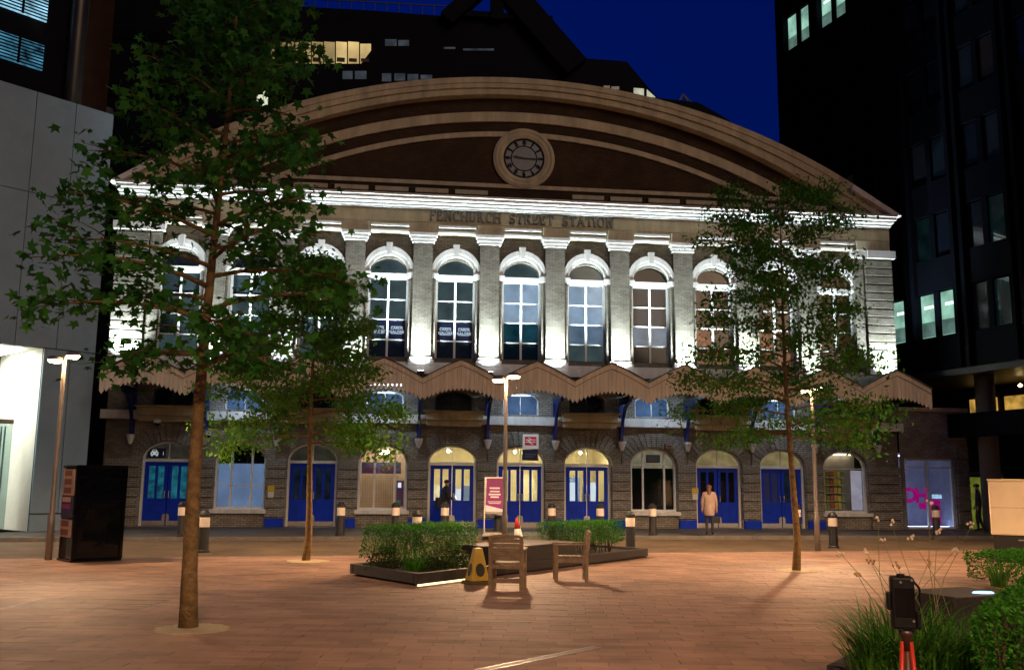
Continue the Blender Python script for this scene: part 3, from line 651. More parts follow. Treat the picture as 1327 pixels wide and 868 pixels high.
for i in range(12):
    x = -13.75+2.5*i; zb = 5.0
    box('gutter_beam', (x-.07, x+.07, YF+.1, .1, 4.72, 4.86), DARKMETAL, CN)
    b = MB().box(x-.07, x+.07, -.02, .1, 3.25, 4.7)
    for k in range(8):
        a0, a1 = k/8*math.pi/2, (k+1)/8*math.pi/2
        b.bar((x, -.06-1.25*(1-math.cos(a0)), 3.35+1.3*math.sin(a0)), (x, -.06-1.25*(1-math.cos(a1)), 3.35+1.3*math.sin(a1)), .1, .12)
    b.bar((x, -.05, 4.66), (x, -1.5, 4.66), .1, .12)
    b.build('bracket', NAVY, CN); MB().lathe([(.05, -.28), (.11, -.12), (.15, 0), (.15, .06)], (x, -.1, 3.2), 12).build('corbel', STONEW, CN)
# lamps under the canopy in the glazed bays
for n_, cx in zip(('left end bay', 'shop window bay', 'middle door bay', 'dark window bay', 'right end bay'), LITB):
    t = thing('batten_lamp', 'white tube lamp on the wall under the canopy over the '+n_, 'lamp', (cx, -1.15, 5.06), 0, 'tube lamps under the canopy')
    MB().box(-.62, .62, 0, .1, .04, .09).box(-.03, .03, .101, 1.2, .05, .09).build('housing', WHITE, t); box('tube', (-.6, .6, .02, .07, .0, .035), glow('cool_tube', (.62, .80, 1), 100), t)

# ================================================================== FLOODLIGHTS AND THEIR LIGHT
ORD = ['first', 'second', 'third', 'fourth', 'fifth', 'sixth', 'seventh', 'eighth', 'ninth', 'tenth', 'eleventh', 'twelfth']
for i, x in enumerate(PIL):
    fx = x if 0 < i < 11 else x+(.45 if i else -.45)
    t = thing('floodlight', 'small black floodlight at the foot of the %s pier counted along the station front' % ORD[i], 'floodlight', (fx, -.50, 5.52), 0, 'floodlights at the pilaster feet')
    MB().box(-.13, .13, -.06, .06, .05, .16).box(-.02, .02, -.02, .02, -.42, .05).build('body', BLACKM, t)
    box('lens', (-.11, .11, -.05, .05, .161, .166), glow('flood_lens', (.95, .98, 1), 30), t)
    ld = bpy.data.lights.new('flood', 'SPOT'); ld.energy = 2800; ld.spot_size = R(100); ld.spot_blend = .95; ld.color = (.80, .95, 1); ld.shadow_soft_size = .12
    lo = bpy.data.objects.new('flood', ld); COL.objects.link(lo); lo.parent = t; lo.location = (0, 0, .24)
    lo.rotation_euler = Vector((0, .13, 1)).to_track_quat('-Z', 'Y').to_euler()

# ================================================================== STREET LAMPS
LAMPG = glow('lamp_lens', (1, .66, .34), 70)
def batwing(ld, cap=5):      # road-lamp optics: more light thrown sideways than straight down
    ld.use_nodes = True; n = ld.node_tree.nodes; L = ld.node_tree.links; e = n['Emission']
    tc = n.new('ShaderNodeTexCoord'); sp = n.new('ShaderNodeSeparateXYZ'); ab = n.new('ShaderNodeMath'); ab.operation = 'ABSOLUTE'
    pw = n.new('ShaderNodeMath'); pw.operation = 'POWER'; pw.inputs[1].default_value = -3; mn = n.new('ShaderNodeMath'); mn.operation = 'MINIMUM'; mn.inputs[1].default_value = cap
    L.new(tc.outputs['Normal'], sp.inputs[0]); L.new(sp.outputs[2], ab.inputs[0]); L.new(ab.outputs[0], pw.inputs[0]); L.new(pw.outputs[0], mn.inputs[0]); L.new(mn.outputs[0], e.inputs['Strength'])
def street_lamp(x, y, label, h=4.32, energy=1150, rz=0):
    t = thing('street_lamp', label, 'street lamp', (x, y, 0), rz, 'street lamps of the square')
    MB().lathe([(.075, 0), (.075, .9), (.056, .95), (.042, h-.2), (.042, h+.05)], n=14).build('pole', mat('lamp_pole', (.30, .26, .22), .45, .15, 4, 0, .4), t, smooth=True)
    MB().bar((-.30, 0, h-.02), (.26, 0, h+.06), .05, .045).build('arm', MATS['lamp_pole'], t)
    for s, dz in ((-1, -.06), (1, .04)):
        hd = MB().lathe([(.03, .10), (.13, .085), (.17, .03), (.17, .0)], (s*.19, 0, h+dz), 18).build('lamp_head', MATS['lamp_pole'], t, smooth=True)
        MB().lathe([(.155, 0), (.13, -.045), (.05, -.06)], (s*.19, 0, h+dz-.002), 18).build('lens', LAMPG, hd)
    ld = bpy.data.lights.new('street_light', 'SPOT'); ld.energy = energy; batwing(ld); ld.spot_size = R(168); ld.spot_blend = .55; ld.color = (1, .61, .34); ld.shadow_soft_size = .10
    lo = bpy.data.objects.new('street_light', ld); COL.objects.link(lo); lo.parent = t; lo.location = (0, 0, h-.16)
    return t
street_lamp(-11.81, -13.0, 'tall street lamp standing beside the black kiosk', energy=800)
street_lamp(-1.84, -11.0, 'tall street lamp rising behind the stone seat between the hedges')
street_lamp(6.70, -9.94, 'tall street lamp standing near the road behind the slim right-hand tree', rz=.1)
# lamps of the same row that stand outside the frame and light the foreground
for x, y, e_, h_, n_ in ((-5.5, -41.0, 3600, 9.5, 'tall street lamp behind the viewer'), (8.2, -21.8, 1000, 5.2, 'street lamp outside the frame to the right of the square')):
    street_lamp(x, y, n_, h=h_, energy=e_)

# ================================================================== THE TOWER ON THE RIGHT
TW = thing('office_tower', 'dark glass office tower with a few lit windows rising beyond the station corner', 'building', (16.3, .5, 0), R(14))
# local frame: the face towards the square runs along +y (away) at x = 0, outside is -x
TDARK = mat('tower_cladding', (.003, .004, .007), .6, .3, .6, spec=.05); TBODY = mat('tower_body', (.006, .006, .008), .6, .3, .5, spec=.2)
TG = [mat('tower_glass_%d' % i, c, .12, .25, .8, 0, spec=.35) for i, c in enumerate([(.006, .009, .016), (.010, .015, .024), (.004, .006, .010), (.014, .018, .024), (.02, .015, .012)])]
TLIT = litpane('tower_lit_green', (.34, .66, .52), .75, .5, 1.2); TDIM = litpane('tower_dim_teal', (.006, .022, .026), .3, .6, 1.5); TLIT2 = litpane('tower_lit_olive', (.32, .36, .10), .5, .3, 2)
TLAMP = glow('tower_ceiling_lamp', (.75, 1, .92), 1.6)
ZS, FH = 7.58, 3.14
box('core', (.3, 9, -16, 8.35, 6.2, 36), TBODY, TW); box('soffit', (.02, 9, -16, 8.3, 5.95, 6.19), DARKMETAL, TW)
for f_ in range(-1, 9):
    z = ZS+f_*FH
    if f_ >= 0: box('spandrel', (.06, .3, -15.9, 8.3, z-1.36, z-.02), TDARK, TW)
starts = [.28+2.57*k for k in range(-5, 4)]
cols = []
for s0 in starts: cols += [(s0-.78, s0), (s0-1.86, s0-1.03)]
def near(s, c): return c[0]-.2 < s < c[1]+.2
for f_ in range(0, 8):
    z = ZS+f_*FH
    for c in cols:
        if c[0] < -12 or c[1] > 8.28: continue
        m_ = random.choices(TG, [6, 5, 5, 2, 1])[0]; sm = (c[0]+c[1])/2; lamp = False
        if f_ == 0 and any(near(s, c) for s in (1.35, -.1, -1.15)): m_ = TLIT; lamp = True
        if f_ == 5 and c[1] > 3.9 and sm < 8 : m_ = TLIT if sm < 9 else m_; lamp = sm < 6
        if f_ == 0 and sm < -2.2 and random.random() < .2: m_ = TDIM
        if f_ == 1 and random.random() < .12: m_ = TDIM
        if f_ == 6 and sm > 6.5: m_ = TLIT2
        o = box('window', (.16, .22, c[0], c[1], z, z+1.72), m_, TW)
        if m_ == TLIT:
            box('blind_panel', (.145, .155, c[0], c[1], z+.02, z+.62), litpane('tower_lower_glass', (.22, .40, .34), .4, .4, 2), o)
            if lamp: box('ceiling_lamp', (.12, .14, c[0]+.12, c[0]+.6, z+1.15, z+1.27), TLAMP, o)
    for s0 in starts:
        if -12 < s0 < 8.2: box('window_surround', (.04, .3, s0-1.03, s0-.78, z-.02, z+1.76), TDARK, TW)
for s0 in starts:
    if -12 < s0+.3 < 8.4: box('mullion', (-.14, .3, s0+.04, s0+.22, 6.2, 34), TDARK, TW); box('mullion', (-.14, .3, s0+.46, s0+.64, 6.2, 34), TDARK, TW)
box('tower_corner', (-.1, .5, 8.302, 8.5, 6.2, 36), TDARK, TW)
for y in (-13, -7.2, -1.6, 4): MB().lathe([(.36, 0), (.36, 5.95)], (1.2, y, .1), 18).build('column', mat('column_concrete', (.16, .13, .10), .8, .2, 2, .2), TW, smooth=True)
box('undercroft_wall', (4.5, 4.7, -16, 8.2, 0, 5.94), TBODY, TW)
AMB = litpane('undercroft_amber', (.75, .42, .08), .55, .6, 2.5)
for y0, y1 in ((.8, 2.2), (-1.2, .4), (-3.2, -1.9)): box('lit_opening', (4.42, 4.49, y0, y1, 4.75, 5.45), AMB, TW)
for y in (-2.0, -.2): MB().lathe([(.02, .08), (.09, 0), (.02, -.06)], (2.6, y, 5.6), 12).build('downlight', glow('down_lamp', (1, .72, .3), 14), TW)
box('dark_fascia', (.4, .6, -16, 8.2, 3.6, 4.5), TDARK, TW)
# yellow-green doorway under the tower
dw = thing('lit_doorway', 'yellow green lit doorway in the dark undercroft behind the cream trailer', 'doorway', (18.35, .6, .0))
box('door_panel', (-.62, .9, .0, .08, .1, 2.1), litpane('doorway_green', (.22, .26, .03), .45, .4, 2), dw); MB().box(-.7, -.62, -.06, .1, .1, 2.2).box(.9, .98, -.06, .1, .1, 2.2).box(-.7, .98, -.06, .1, 2.2, 2.3).build('frame', DARKMETAL, dw)
ww = thing('undercroft_front', 'dark masonry wall beyond the parcel shop under the tower', 'wall', (17.6, .5, 0))
for k in range(4): box('wall_panel', (.02, .1, -.02, .3, .1+k*.6, .68+k*.6), TBODY, ww)
box('wall_face', (0, 14, .25, .6, 0, 3.6), TBODY, ww)

# ================================================================== LEFT: PALE PANELLED BUILDING AND DARK OFFICES
LB = thing('panelled_building', 'pale grey panelled building with a brightly lit glass entrance', 'building', (-15.0, -3.0, 0), R(-48)+math.pi/2)
# local +x runs along the wall towards the station, outside is -y
PN = mat('pale_wall_panel', (.24, .355, .44), .55, .12, .9, .05); PJ = mat('panel_joint', (.05, .05, .05), .8, .1)
SE = .80; vj = [SE, -.47, -1.73, -3.0, -4.25, -5.5, -6.75, -8.0]; hj = [0, 5.76, 10.63, 13.96]
box('core', (-8.0, SE-.02, .05, 7, 5.9, 13.9), PJ, LB); box('end_core', (-.80, SE-.02, .05, 7, 0, 5.9), PJ, LB)
for a, b in zip(vj[1:], vj):
    for z0, z1 in zip(hj, hj[1:]):
        if z1 < 6: continue
        box('wall_panel', (a+.012, b-.012, 0, .06, z0+.012, z1-.012), PN, LB)
box('wall_panel', (-.83, -.012+.0, 0, .06, .65, 5.74), PN, LB); box('wall_panel', (.012, SE-.012, 0, .06, .65, 5.74), PN, LB)
box('wall_panel', (-.83, SE-.012, -.02, .06, .02, .60), PN, LB)
box('end_panel', (SE-.03, SE, .061, 7, .02, 13.95), mat('end_panel_dark', (.05, .055, .07), .5, .2), LB)
ER = MB().add([(-8, .1, .1), (-.84, .1, .1), (-.84, 3.5, .1), (-8, 3.5, .1), (-8, .1, 5.75), (-.84, .1, 5.75), (-.84, 3.5, 5.75), (-8, 3.5, 5.75)],
              [(0, 1, 2, 3), (7, 6, 5, 4), (3, 2, 6, 7), (0, 3, 7, 4), (2, 1, 5, 6)]).build('entrance_hall', mat('hall_white', (.82, .82, .74), .6, .05), LB)
box('hall_lamp', (-7, -1.2, .6, 2.8, 5.68, 5.72), glow('hall_light', (1, 1, .86), 16), ER)
box('entrance_transom', (-8, -1.35, .5, .58, 3.36, 3.5), STEEL, LB); box('entrance_glass', (-8, -1.36, .52, .54, .12, 3.36), clear_glass('entrance_glass', (.70, .80, .80), .1), LB)
g = MB()
for k in range(60): g.box(-7.9+k*.11, -7.86+k*.11, 1.0, 1.05, .7, 3.3)
g.build('vertical_blind', mat('blind_strip', (.35, .42, .45), .6, .1), LB)
box('door_mullion', (-2.0, -1.92, .49, .6, .12, 3.36), STEEL, LB)
# dark office behind it
OB = thing('dark_office_block', 'dark office block with blue lit slatted blinds above the pale panelled wall', 'building', (-17.6, -1.2, 0), R(-48)+math.pi/2)
OM = mat('office_dark', (.004, .004, .006), .7, .3, .7, spec=.1)
box('wall', (-14, 1.25, .3, 9, 0, 40), OM, OB)
BL1 = litpane('blind_light_blue', (.35, .72, .95), .9, .6, 2.5); BL2 = litpane('blind_dim_blue', (.06, .22, .34), .7, .95, 2.8)
for (z0, z1, m_) in ((16.1, 17.05, BL2), (17.95, 19.6, BL1), (21.0, 22.6, BL2)):
    for (a, b) in ((-3.6, -1.6), (-1.5, .35)):
        o = box('window', (a, b, .22, .29, z0, z1), m_, OB)
        for k in range(int((z1-z0)/.118)): box('blind_slat', (a, b, .17, .2, z0+.03+k*.118, z0+.075+k*.118), OM, o)
        box('window_post', (a+(b-a)*.52, a+(b-a)*.56, .15, .2, z0, z1), OM, o)
MB().lathe([(.30, 0), (.30, 40)], (1.35, -.1, 0), 16).build('column', mat('column_bronze', (.06, .05, .04), .35, .3, .4, 0, .5), OB, smooth=True)
box('rear_wing', (1.26, 3.2, 1.2, 9, 0, 40), mat('brown_cladding', (.03, .013, .006), .7, .3, spec=.1), OB)
DB = thing('black_block', 'unlit black office block behind the large left tree', 'building', (-25, 26, 0))
box('wall', (-14, 10.3, 0, 12, 0, 70), OM, DB)
for z in (10, 14, 18, 22, 26, 30, 34, 38): box('floor_band', (-14, 10.3, -.12, 0, z, z+.6), TDARK, DB)
MB().lathe([(.55, 0), (.5, 24)], (2.2, -3, 0), 14).build('flue', mat('flue_grey', (.10, .10, .10), .6, .2), DB, smooth=True)
o = on_y(340, 128, 25.8); box('lit_window', (o.x+25-.35, o.x+25+.35, -.2, -.13, o.z-.5, o.z+.6), glow('window_cream', (.8, .85, .6), .9), DB)

# ================================================================== THE OFFICES OVER THE TRACKS
BY = 34.0
BK = thing('rear_office_building', 'black stepped office building with a triangular roof truss behind the station gable', 'building', (0, BY, 0))
pp = lambda x, y, dy=0: (lambda q: (q.x, q.z))(on_y(x, y, BY+dy))
out = [(300, 420), (1010, 420), (1010, 200), (935, 150), (905, 133), (852, 127), (812, 80), (760, 76), (700, 30), (585, 22), (480, 14), (300, 4)]
MB().prism([pp(*q) for q in out], 0, 14).build('wall', OM, BK)
def strut(a, b, wpx):
    (x0, z0), (x1, z1) = pp(*a), pp(*b); MB().bar((x0, -.4, z0), (x1, -.4, z1), 1.0, wpx*.058).build('truss_strut', OM, BK)
strut((578, 30), (655, -40), 21); strut((643, 30), (644, -40), 11); strut((745, 92), (640, -28), 34)
box('truss_tie', (pp(575, 24)[0], pp(715, 24)[0], -.5, .4, pp(640, 27)[1], pp(640, 20)[1]), OM, BK)
WG_ = [litpane('office_warm_%d' % i, (.70, .50, .20), s, .35, .5) for i, s in enumerate((.28, .45, .85))]
DIMG = litpane('office_dim_grey', (.08, .09, .10), .45, .5, 1)
for k in range(9):
    xa, xb = 342+k*15.6, 342+(k+1)*15.6-1.6
    pts = [(xa, 83), (xb, 83), (xb, 56), (xa, 55)]
    if k == 8: pts = [(xa, 83), (xa+1, 83), (xb, 66), (xb, 58), (xa, 58)]
    m_ = WG_[0 if k in (0, 1) else (2 if k > 5 else 1)]
    wn = MB().prism([pp(*q) for q in pts], -.12, -.02).build('window', m_, BK)
    xx, zz = pp((xa+xb)/2, 80); box('desk_shade', (xx-.35, xx+.25, -.14, -.125, zz-.1, zz+.12+.2*random.random()), mat('desk_dark', (.1, .07, .04), .7, .2), wn)
for xa, xb, ya, yb in [(444, 457, 93, 103), (460, 475, 93, 103), (495, 507, 96, 106), (511, 525, 96, 105), (528, 542, 97, 105), (545, 560, 98, 103), (499, 514, 52, 60), (516, 530, 53, 60), (782, 790, 112, 115), (792, 802, 113, 117), (575, 590, 62, 64), (600, 640, 64, 66)]:
    MB().prism([pp(xa, yb), pp(xb, yb), pp(xb, ya), pp(xa, ya)], -.1, -.02).build('window', DIMG, BK)
for pts in ([(821, 124), (834, 125), (834, 116), (821, 115)], [(838, 126), (849, 127), (838, 117)]): MB().prism([pp(*q) for q in pts], -.12, -.02).build('window', litpane('office_cream', (.6, .65, .5), .6, .3), BK)
x0, z0 = pp(345, 8); x1, z1 = pp(578, 20); g = MB()
g.bar((x0, .3, z0+.9), (x1, .3, z1+.9), .08, .08)
for k in range(16): t_ = k/15; g.bar((x0+(x1-x0)*t_, .3, z0+(z1-z0)*t_-.3), (x0+(x1-x0)*t_, .3, z0+(z1-z0)*t_+.9), .06, .06)
g.build('roof_railing', DARKMETAL, BK)
# mast on the far right end of the roof line
AE = thing('roof_aerial', 'small dark aerial frame on the rear roof right of the gable', 'aerial', (*[on_y(888, 140, BY)[i] for i in (0, 1)], on_y(905, 134, BY).z-.2))
g = MB(); g.bar((-.8, .5, -.5), (0, .5, 1.1), .12, .12).bar((0, .5, 1.1), (.9, .5, -.3), .12, .12).bar((-.5, .5, .2), (1.6, .5, .1), .1, .1).bar((0, .5, 1.1), (3.4, .5, -2.0), .05, .05); g.build('frame', DARKMETAL, AE)

# ================================================================== TREES
def leaves_mesh(name, pts, size, kind, m_, parent, rng, droop=.5):
    n = len(pts)
    if kind == 'lobed':
        out = []
        for k in range(5):
            a = math.pi/2+(k-2)*math.radians(62); r = (.62, .9, 1.0, .9, .62)[k]
            out.append((r*math.cos(a), r*math.sin(a)))
            if k < 4: a2 = a+math.radians(31); out.append((.42*math.cos(a2), .42*math.sin(a2)))
        out = [(0, -.35)]+out[::1]
        base = np.array([(x*.6, y*.6+.2, -.10*abs(x)) for x, y in out])
    else:
        base = np.array([(0, -.5, 0), (.26, 0, -.05), (0, .5, 0), (-.26, 0, -.05)])
    k = len(base)
    az = rng.uniform(0, 2*np.pi, n); tilt = rng.normal(droop, .55, n); roll = rng.normal(0, .6, n); sz = size*rng.uniform(.45, 1.3, n)
    v = np.repeat(base[None], n, 0)*sz[:, None, None]
    c, s = np.cos(roll), np.sin(roll); x = v[..., 0]*c[:, None]+v[..., 2]*s[:, None]; z = -v[..., 0]*s[:, None]+v[..., 2]*c[:, None]; y = v[..., 1]
    c, s = np.cos(-tilt), np.sin(-tilt); y2 = y*c[:, None]-z*s[:, None]; z2 = y*s[:, None]+z*c[:, None]
    c, s = np.cos(az), np.sin(az); X = x*c[:, None]-y2*s[:, None]; Y = x*s[:, None]+y2*c[:, None]
    V = np.stack([X, Y, z2], -1)+np.asarray(pts)[:, None, :]
    me = bpy.data.meshes.new(name); me.vertices.add(n*k); me.vertices.foreach_set('co', V.reshape(-1).astype(np.float32))
    me.loops.add(n*k); me.loops.foreach_set('vertex_index', np.arange(n*k, dtype=np.int32))
    me.polygons.add(n); me.polygons.foreach_set('loop_start', np.arange(0, n*k, k, dtype=np.int32)); me.polygons.foreach_set('loop_total', np.full(n, k, np.int32))
    me.materials.append(m_); me.update(calc_edges=True); me.validate(); return link(name, me, parent)
def tree(label, base, H, r0, cb, cr, nl, nleaf, size, kind, m_, seed, prof, lean=(0, 0), spread=.14, rise=.35):
    rng = np.random.default_rng(seed); T = thing('tree', label, 'tree', base)
    tp = [(lean[0]*t+.05*math.sin(5*t+seed), lean[1]*t+.05*math.cos(4*t+seed)-.05, H*.97*t) for t in np.linspace(0, 1, 14)]
    tp[0] = (0, 0, -.03)
    MB().tube(tp, [max(.012, r0*.96*(1.15 if i == 0 else 1)*(1-.9*(i/13)**.9)) for i in range(14)], 12).build('trunk', BARK, T, smooth=True)
    br = MB(); anchors = []
    def tr(z):
        t = min(.999, max(0, z/(H*.97)))*13; i = int(t); return Vector(tp[i]).lerp(Vector(tp[i+1]), t-i)
    for i in range(nl):
        f = (i+.5*rng.random())/nl; z = cb+f*(H*.95-cb); az = i*2.399+rng.normal(0, .35)
        ln = cr*prof(f)*rng.uniform(.72, 1.12); up = rise+.5*f; p0 = tr(z)
        d = Vector((math.cos(az), math.sin(az), 0)); side = Vector((-d.y, d.x, 0)); bend = rng.normal(0, .18)
        P = []
        for t in np.linspace(0, 1, 7): P.append(p0+d*ln*t+side*bend*ln*t*t+Vector((0, 0, ln*(up*t-.30*t*t))))
        br.tube(P, [max(.004, r0*.34*(1-f*.6)*(1-.85*t)) for t in np.linspace(0, 1, 7)], 6)
        for t in np.linspace(.3, 1, 9): q = P[int(t*6*.999)].lerp(P[min(6, int(t*6*.999)+1)], t*6*.999 % 1); anchors.append((q, .6+.6*t))
        for k in range(6):
            t = .28+.7*(k+rng.random()*.6)/6; q = P[int(t*5.99)]; a2 = az+(1 if k % 2 else -1)*rng.uniform(.5, 1.15); l2 = ln*rng.uniform(.22, .45)*(1.15-.5*t)
            d2 = Vector((math.cos(a2), math.sin(a2), rng.uniform(-.12, .35))); Q = [q+d2*l2*s_+Vector((0, 0, -.12*l2*s_*s_)) for s_ in (0, .5, 1)]
            br.tube(Q, [.010, .006, .003], 5); 
            for s_ in (.35, .7, 1): anchors.append((q+d2*l2*s_, 1.3))
    br.build('branches', BARK, T, smooth=True)
    A = np.array([a[0] for a in anchors]); wgt = np.array([a[1] for a in anchors])*rng.uniform(.15, 1.6, len(anchors)); wgt /= wgt.sum()
    idx = rng.choice(len(A), nleaf, p=wgt); P = A[idx]+rng.normal(0, 1, (nleaf, 3))*np.array([spread, spread, spread*.75]); P[:, 2] -= .05
    leaves_mesh('crown', P, size, kind, m_, T, rng); return T
LEAF1 = leafmat('leaf_maple', (.022, .14, .018), (.08, .28, .035)); LEAF2 = leafmat('leaf_fresh', (.05, .21, .016), (.17, .36, .035)); LEAF3 = leafmat('leaf_right', (.03, .18, .013), (.11, .31, .026))
tree('large leafy tree with a lit trunk in a round gravel pit nearest the viewer', (-6.89, -22.82, 0), 8.3, .105, 3.05, 2.45, 36, 5600, .155, 'lobed', LEAF1, 3,
     lambda f: (1.0-.75*f)*(.72+.28*min(1, f/.15)), (.1, 0), .15, .22)
tree('mid-sized fresh green tree between two blue doors and the left hedge', (-6.42, -13.25, 0), 6.9, .085, 2.5, 2.75, 34, 25000, .112, 'oval', LEAF2, 8,
     lambda f: (1.0-.78*f)*(.85+.15*min(1, f/.1)), (.05, 0), .15, .12)
tree('slim airy tree on the right standing in front of the arched windows', (3.6, -15.7, 0), 8.0, .082, 2.6, 2.75, 40, 24000, .102, 'oval', LEAF3, 15,
     lambda f: (1.08-.62*f)*(.8+.2*min(1, f/.15)), (-.12, 0), .15, .22)
for (x, y, r_), lb in zip(((-6.83, -22.95, .42), (-6.37, -13.4, .46), (3.62, -15.75, .45)), ('large leafy tree nearest the viewer', 'mid-sized fresh green tree', 'slim tree on the right')):
    g = MB(); prof = []
    n = 40; rs = np.random.default_rng(int(abs(x)*100)); g.slab([(r_*(1+.05*rs.normal())*math.cos(2*math.pi*i/n), r_*(1+.05*rs.normal())*math.sin(2*math.pi*i/n)) for i in range(n)], -.02, .009)
    o = g.build('tree_pit', GRIT, loc=(x, y, 0)); tag(o, 'round gravel tree pit at the foot of the '+lb, 'tree pit')

# ================================================================== PLANTERS
def leafbox(name, x0, x1, y0, y1, z0, z1, n, size, m_, parent, seed, top=.55):
    rng = np.random.default_rng(seed); P = rng.uniform([x0, y0, z0], [x1, y1, z1], (n, 3))
    # push most leaves to the clipped faces, as on a sheared hedge
    f = rng.random(n); j = rng.normal(0, .022, n)
    P[f < .34, 2] = z1+j[f < .34]; a = (f >= .34) & (f < .56); P[a, 1] = y0+j[a]; a = (f >= .56) & (f < .70); P[a, 1] = y1+j[a]; a = (f >= .70) & (f < .80); P[a, 0] = x0+j[a]; a = (f >= .80) & (f < .90); P[a, 0] = x1+j[a]
    P += .035*np.sin(P[:, [1, 2, 0]]*9+seed)
    return leaves_mesh(name, P, size, 'oval', m_, parent, rng, .2)
def blades(name, c, n, h, sp, m_, parent, seed, w=.012, lean=.9, z0=0):
    rng = np.random.default_rng(seed); g = MB()
    for i in range(n):
        a = rng.uniform(0, 2*math.pi); r_ = sp*.4*math.sqrt(rng.random()); x, y = c[0]+r_*math.cos(a), c[1]+r_*math.sin(a); a += rng.normal(0, .6)
        hh = h*rng.uniform(.55, 1.1); ll = lean*hh*rng.uniform(.3, 1.15); tw = (-math.sin(a)*w, math.cos(a)*w); vs = []
        for t in (0, .35, .65, .85, 1):
            k = 1-.9*t**2; px, py, pz = x+math.cos(a)*ll*t**1.8, y+math.sin(a)*ll*t**1.8, z0+hh*(t-.38*t**3*min(1.6, ll/hh+.2))
            vs += [(px-tw[0]*k, py-tw[1]*k, pz), (px+tw[0]*k, py+tw[1]*k, pz)]
        g.add(vs, [(2*q, 2*q+1, 2*q+3, 2*q+2) for q in range(4)])
    return g.build(name, m_, parent)
HEDGE = leafmat('leaf_box_hedge', (.02, .13, .006), (.07, .29, .014)); STRAP = leafmat('leaf_strap', (.03, .13, .012), (.10, .28, .03)); SHRUB = leafmat('leaf_shrub', (.025, .06, .010), (.07, .11, .02))
TWIG = mat('twig', (.07, .045, .025), .9, .3)
B0 = Vector((-4.13, -18.53, 0)); ang = math.atan2(6.2, 5.55)
PT = thing('planter', 'low dark granite planter with clipped hedges and a stone seat in the square', 'planter', B0, ang)
Lp, Wp, sk = 8.32, 2.23, .69            # local x along the front edge, y inwards, left end slightly skewed
for nm, q in (('front_kerb', [(0, 0), (Lp, 0), (Lp+.03, .12), (.045, .12)]), ('back_kerb', [(sk-.05, Wp-.12), (Lp+sk-.05, Wp-.12), (Lp+sk, Wp), (sk, Wp)]),
              ('left_kerb', [(.042, .123), (.18, .123), (sk+.10, Wp-.123), (sk-.042, Wp-.123)]), ('right_kerb', [(Lp-.10, .123), (Lp+.035, .123), (Lp+sk-.05, Wp-.123), (Lp+sk-.19, Wp-.123)])):
    MB().slab(q, .035, .21).build(nm, GRANITE, PT, bevel=.01)
MB().slab([(.16, .1), (Lp, .1), (Lp+sk-.15, Wp-.1), (sk+.08, Wp-.1)], .0, .15).build('soil_bed', SOIL, PT)
MB().slab([(.03, .05), (Lp, .05), (Lp+.1, .1), (.05, .1)], .0, .035).build('plinth', GRANITE, PT)
box('light_strip', (.05, .78, .02, .048, .005, .03), glow('led_strip', (1, .72, .30), 4), PT); box('light_strip', (.82, 1.35, .02, .048, .005, .03), MATS['led_strip'], PT)
STS = box('stone_seat', (2.65, 5.2, .10, 1.35, .0, .50), GRANITE, bevel=.015); STS.location = B0; STS.rotation_euler = (0, 0, ang); tag(STS, 'dark granite block seat in the middle of the planter behind the wooden chairs', 'stone seat')
def hedge(label, x0, x1, y0, y1, h, n, seed, root, size=.04, nm='hedge', zb=.15):
    t = thing(nm, label, 'hedge', root.location, root.rotation_euler.z, 'clipped hedges'); rng = np.random.default_rng(seed); g = MB()
    for i in range(int((x1-x0)*(y1-y0)*26)):
        x, y = rng.uniform(x0+.06, x1-.06), rng.uniform(y0+.05, y1-.05); g.tube([(x, y, zb-.03), (x+rng.normal(0, .06), y+rng.normal(0, .06), zb+h*.45), (x+rng.normal(0, .1), y+rng.normal(0, .1), zb+h*.9)], [.012, .009, .004], 5)
    g.build('stems', TWIG, t); leafbox('foliage', x0, x1, y0, y1, zb+.20, zb+h, n, size, HEDGE, t, seed); return t
hedge('clipped box hedge at the left end of the middle planter', .75, 3.1, 1.15, 2.0, .72, 16000, 5, PT)
hedge('clipped box hedge at the right end of the middle planter behind the chair', 5.6, 7.95, .45, 1.35, .66, 14000, 6, PT)
t = thing('strap_leaf_plant', 'tuft of strap-leaved grass in front of the left box hedge', 'plant', PT.location, ang); blades('leaves', (.75, .70), 110, .52, .5, STRAP, t, 3, .012, .9, .15)
t = thing('strap_leaf_plant', 'tuft of strap-leaved grass behind the stone seat beside the right hedge', 'plant', PT.location, ang); blades('leaves', (5.3, 1.7), 120, .62, .8, STRAP, t, 4, .010, .8, .15)
def shrub(label, root, c, rx, ry, h, n, seed, size=.06):
    t = thing('shrub', label, 'shrub', root.location, root.rotation_euler.z); rng = np.random.default_rng(seed); d = rng.normal(0, 1, (n, 3)); d /= np.linalg.norm(d, axis=1)[:, None]; d[:, 2] = abs(d[:, 2])
    P = d*np.array([rx, ry, h])*rng.uniform(.6, 1.05, (n, 1))+np.array([c[0], c[1], .15]); g = MB()
    for i in range(14): q = P[rng.integers(n)]; g.tube([(c[0], c[1], .12), tuple(.5*(q+np.array([c[0], c[1], .2]))), tuple(q)], [.010, .007, .003], 5)
    g.build('stems', TWIG, t); leaves_mesh('foliage', P, size, 'oval', SHRUB, t, rng, .3); return t
shrub('low dark shrub spilling over the planter kerb left of the yellow sign', PT, (1.15, .55), .45, .36, .34, 1500, 4)
shrub('small shrub between the yellow sign and the stone seat', PT, (1.75, .75), .42, .42, .40, 1500, 7)
shrub('loose twiggy shrub at the skewed left corner of the planter', PT, (.75, 1.45), .3, .4, .4, 700, 10)
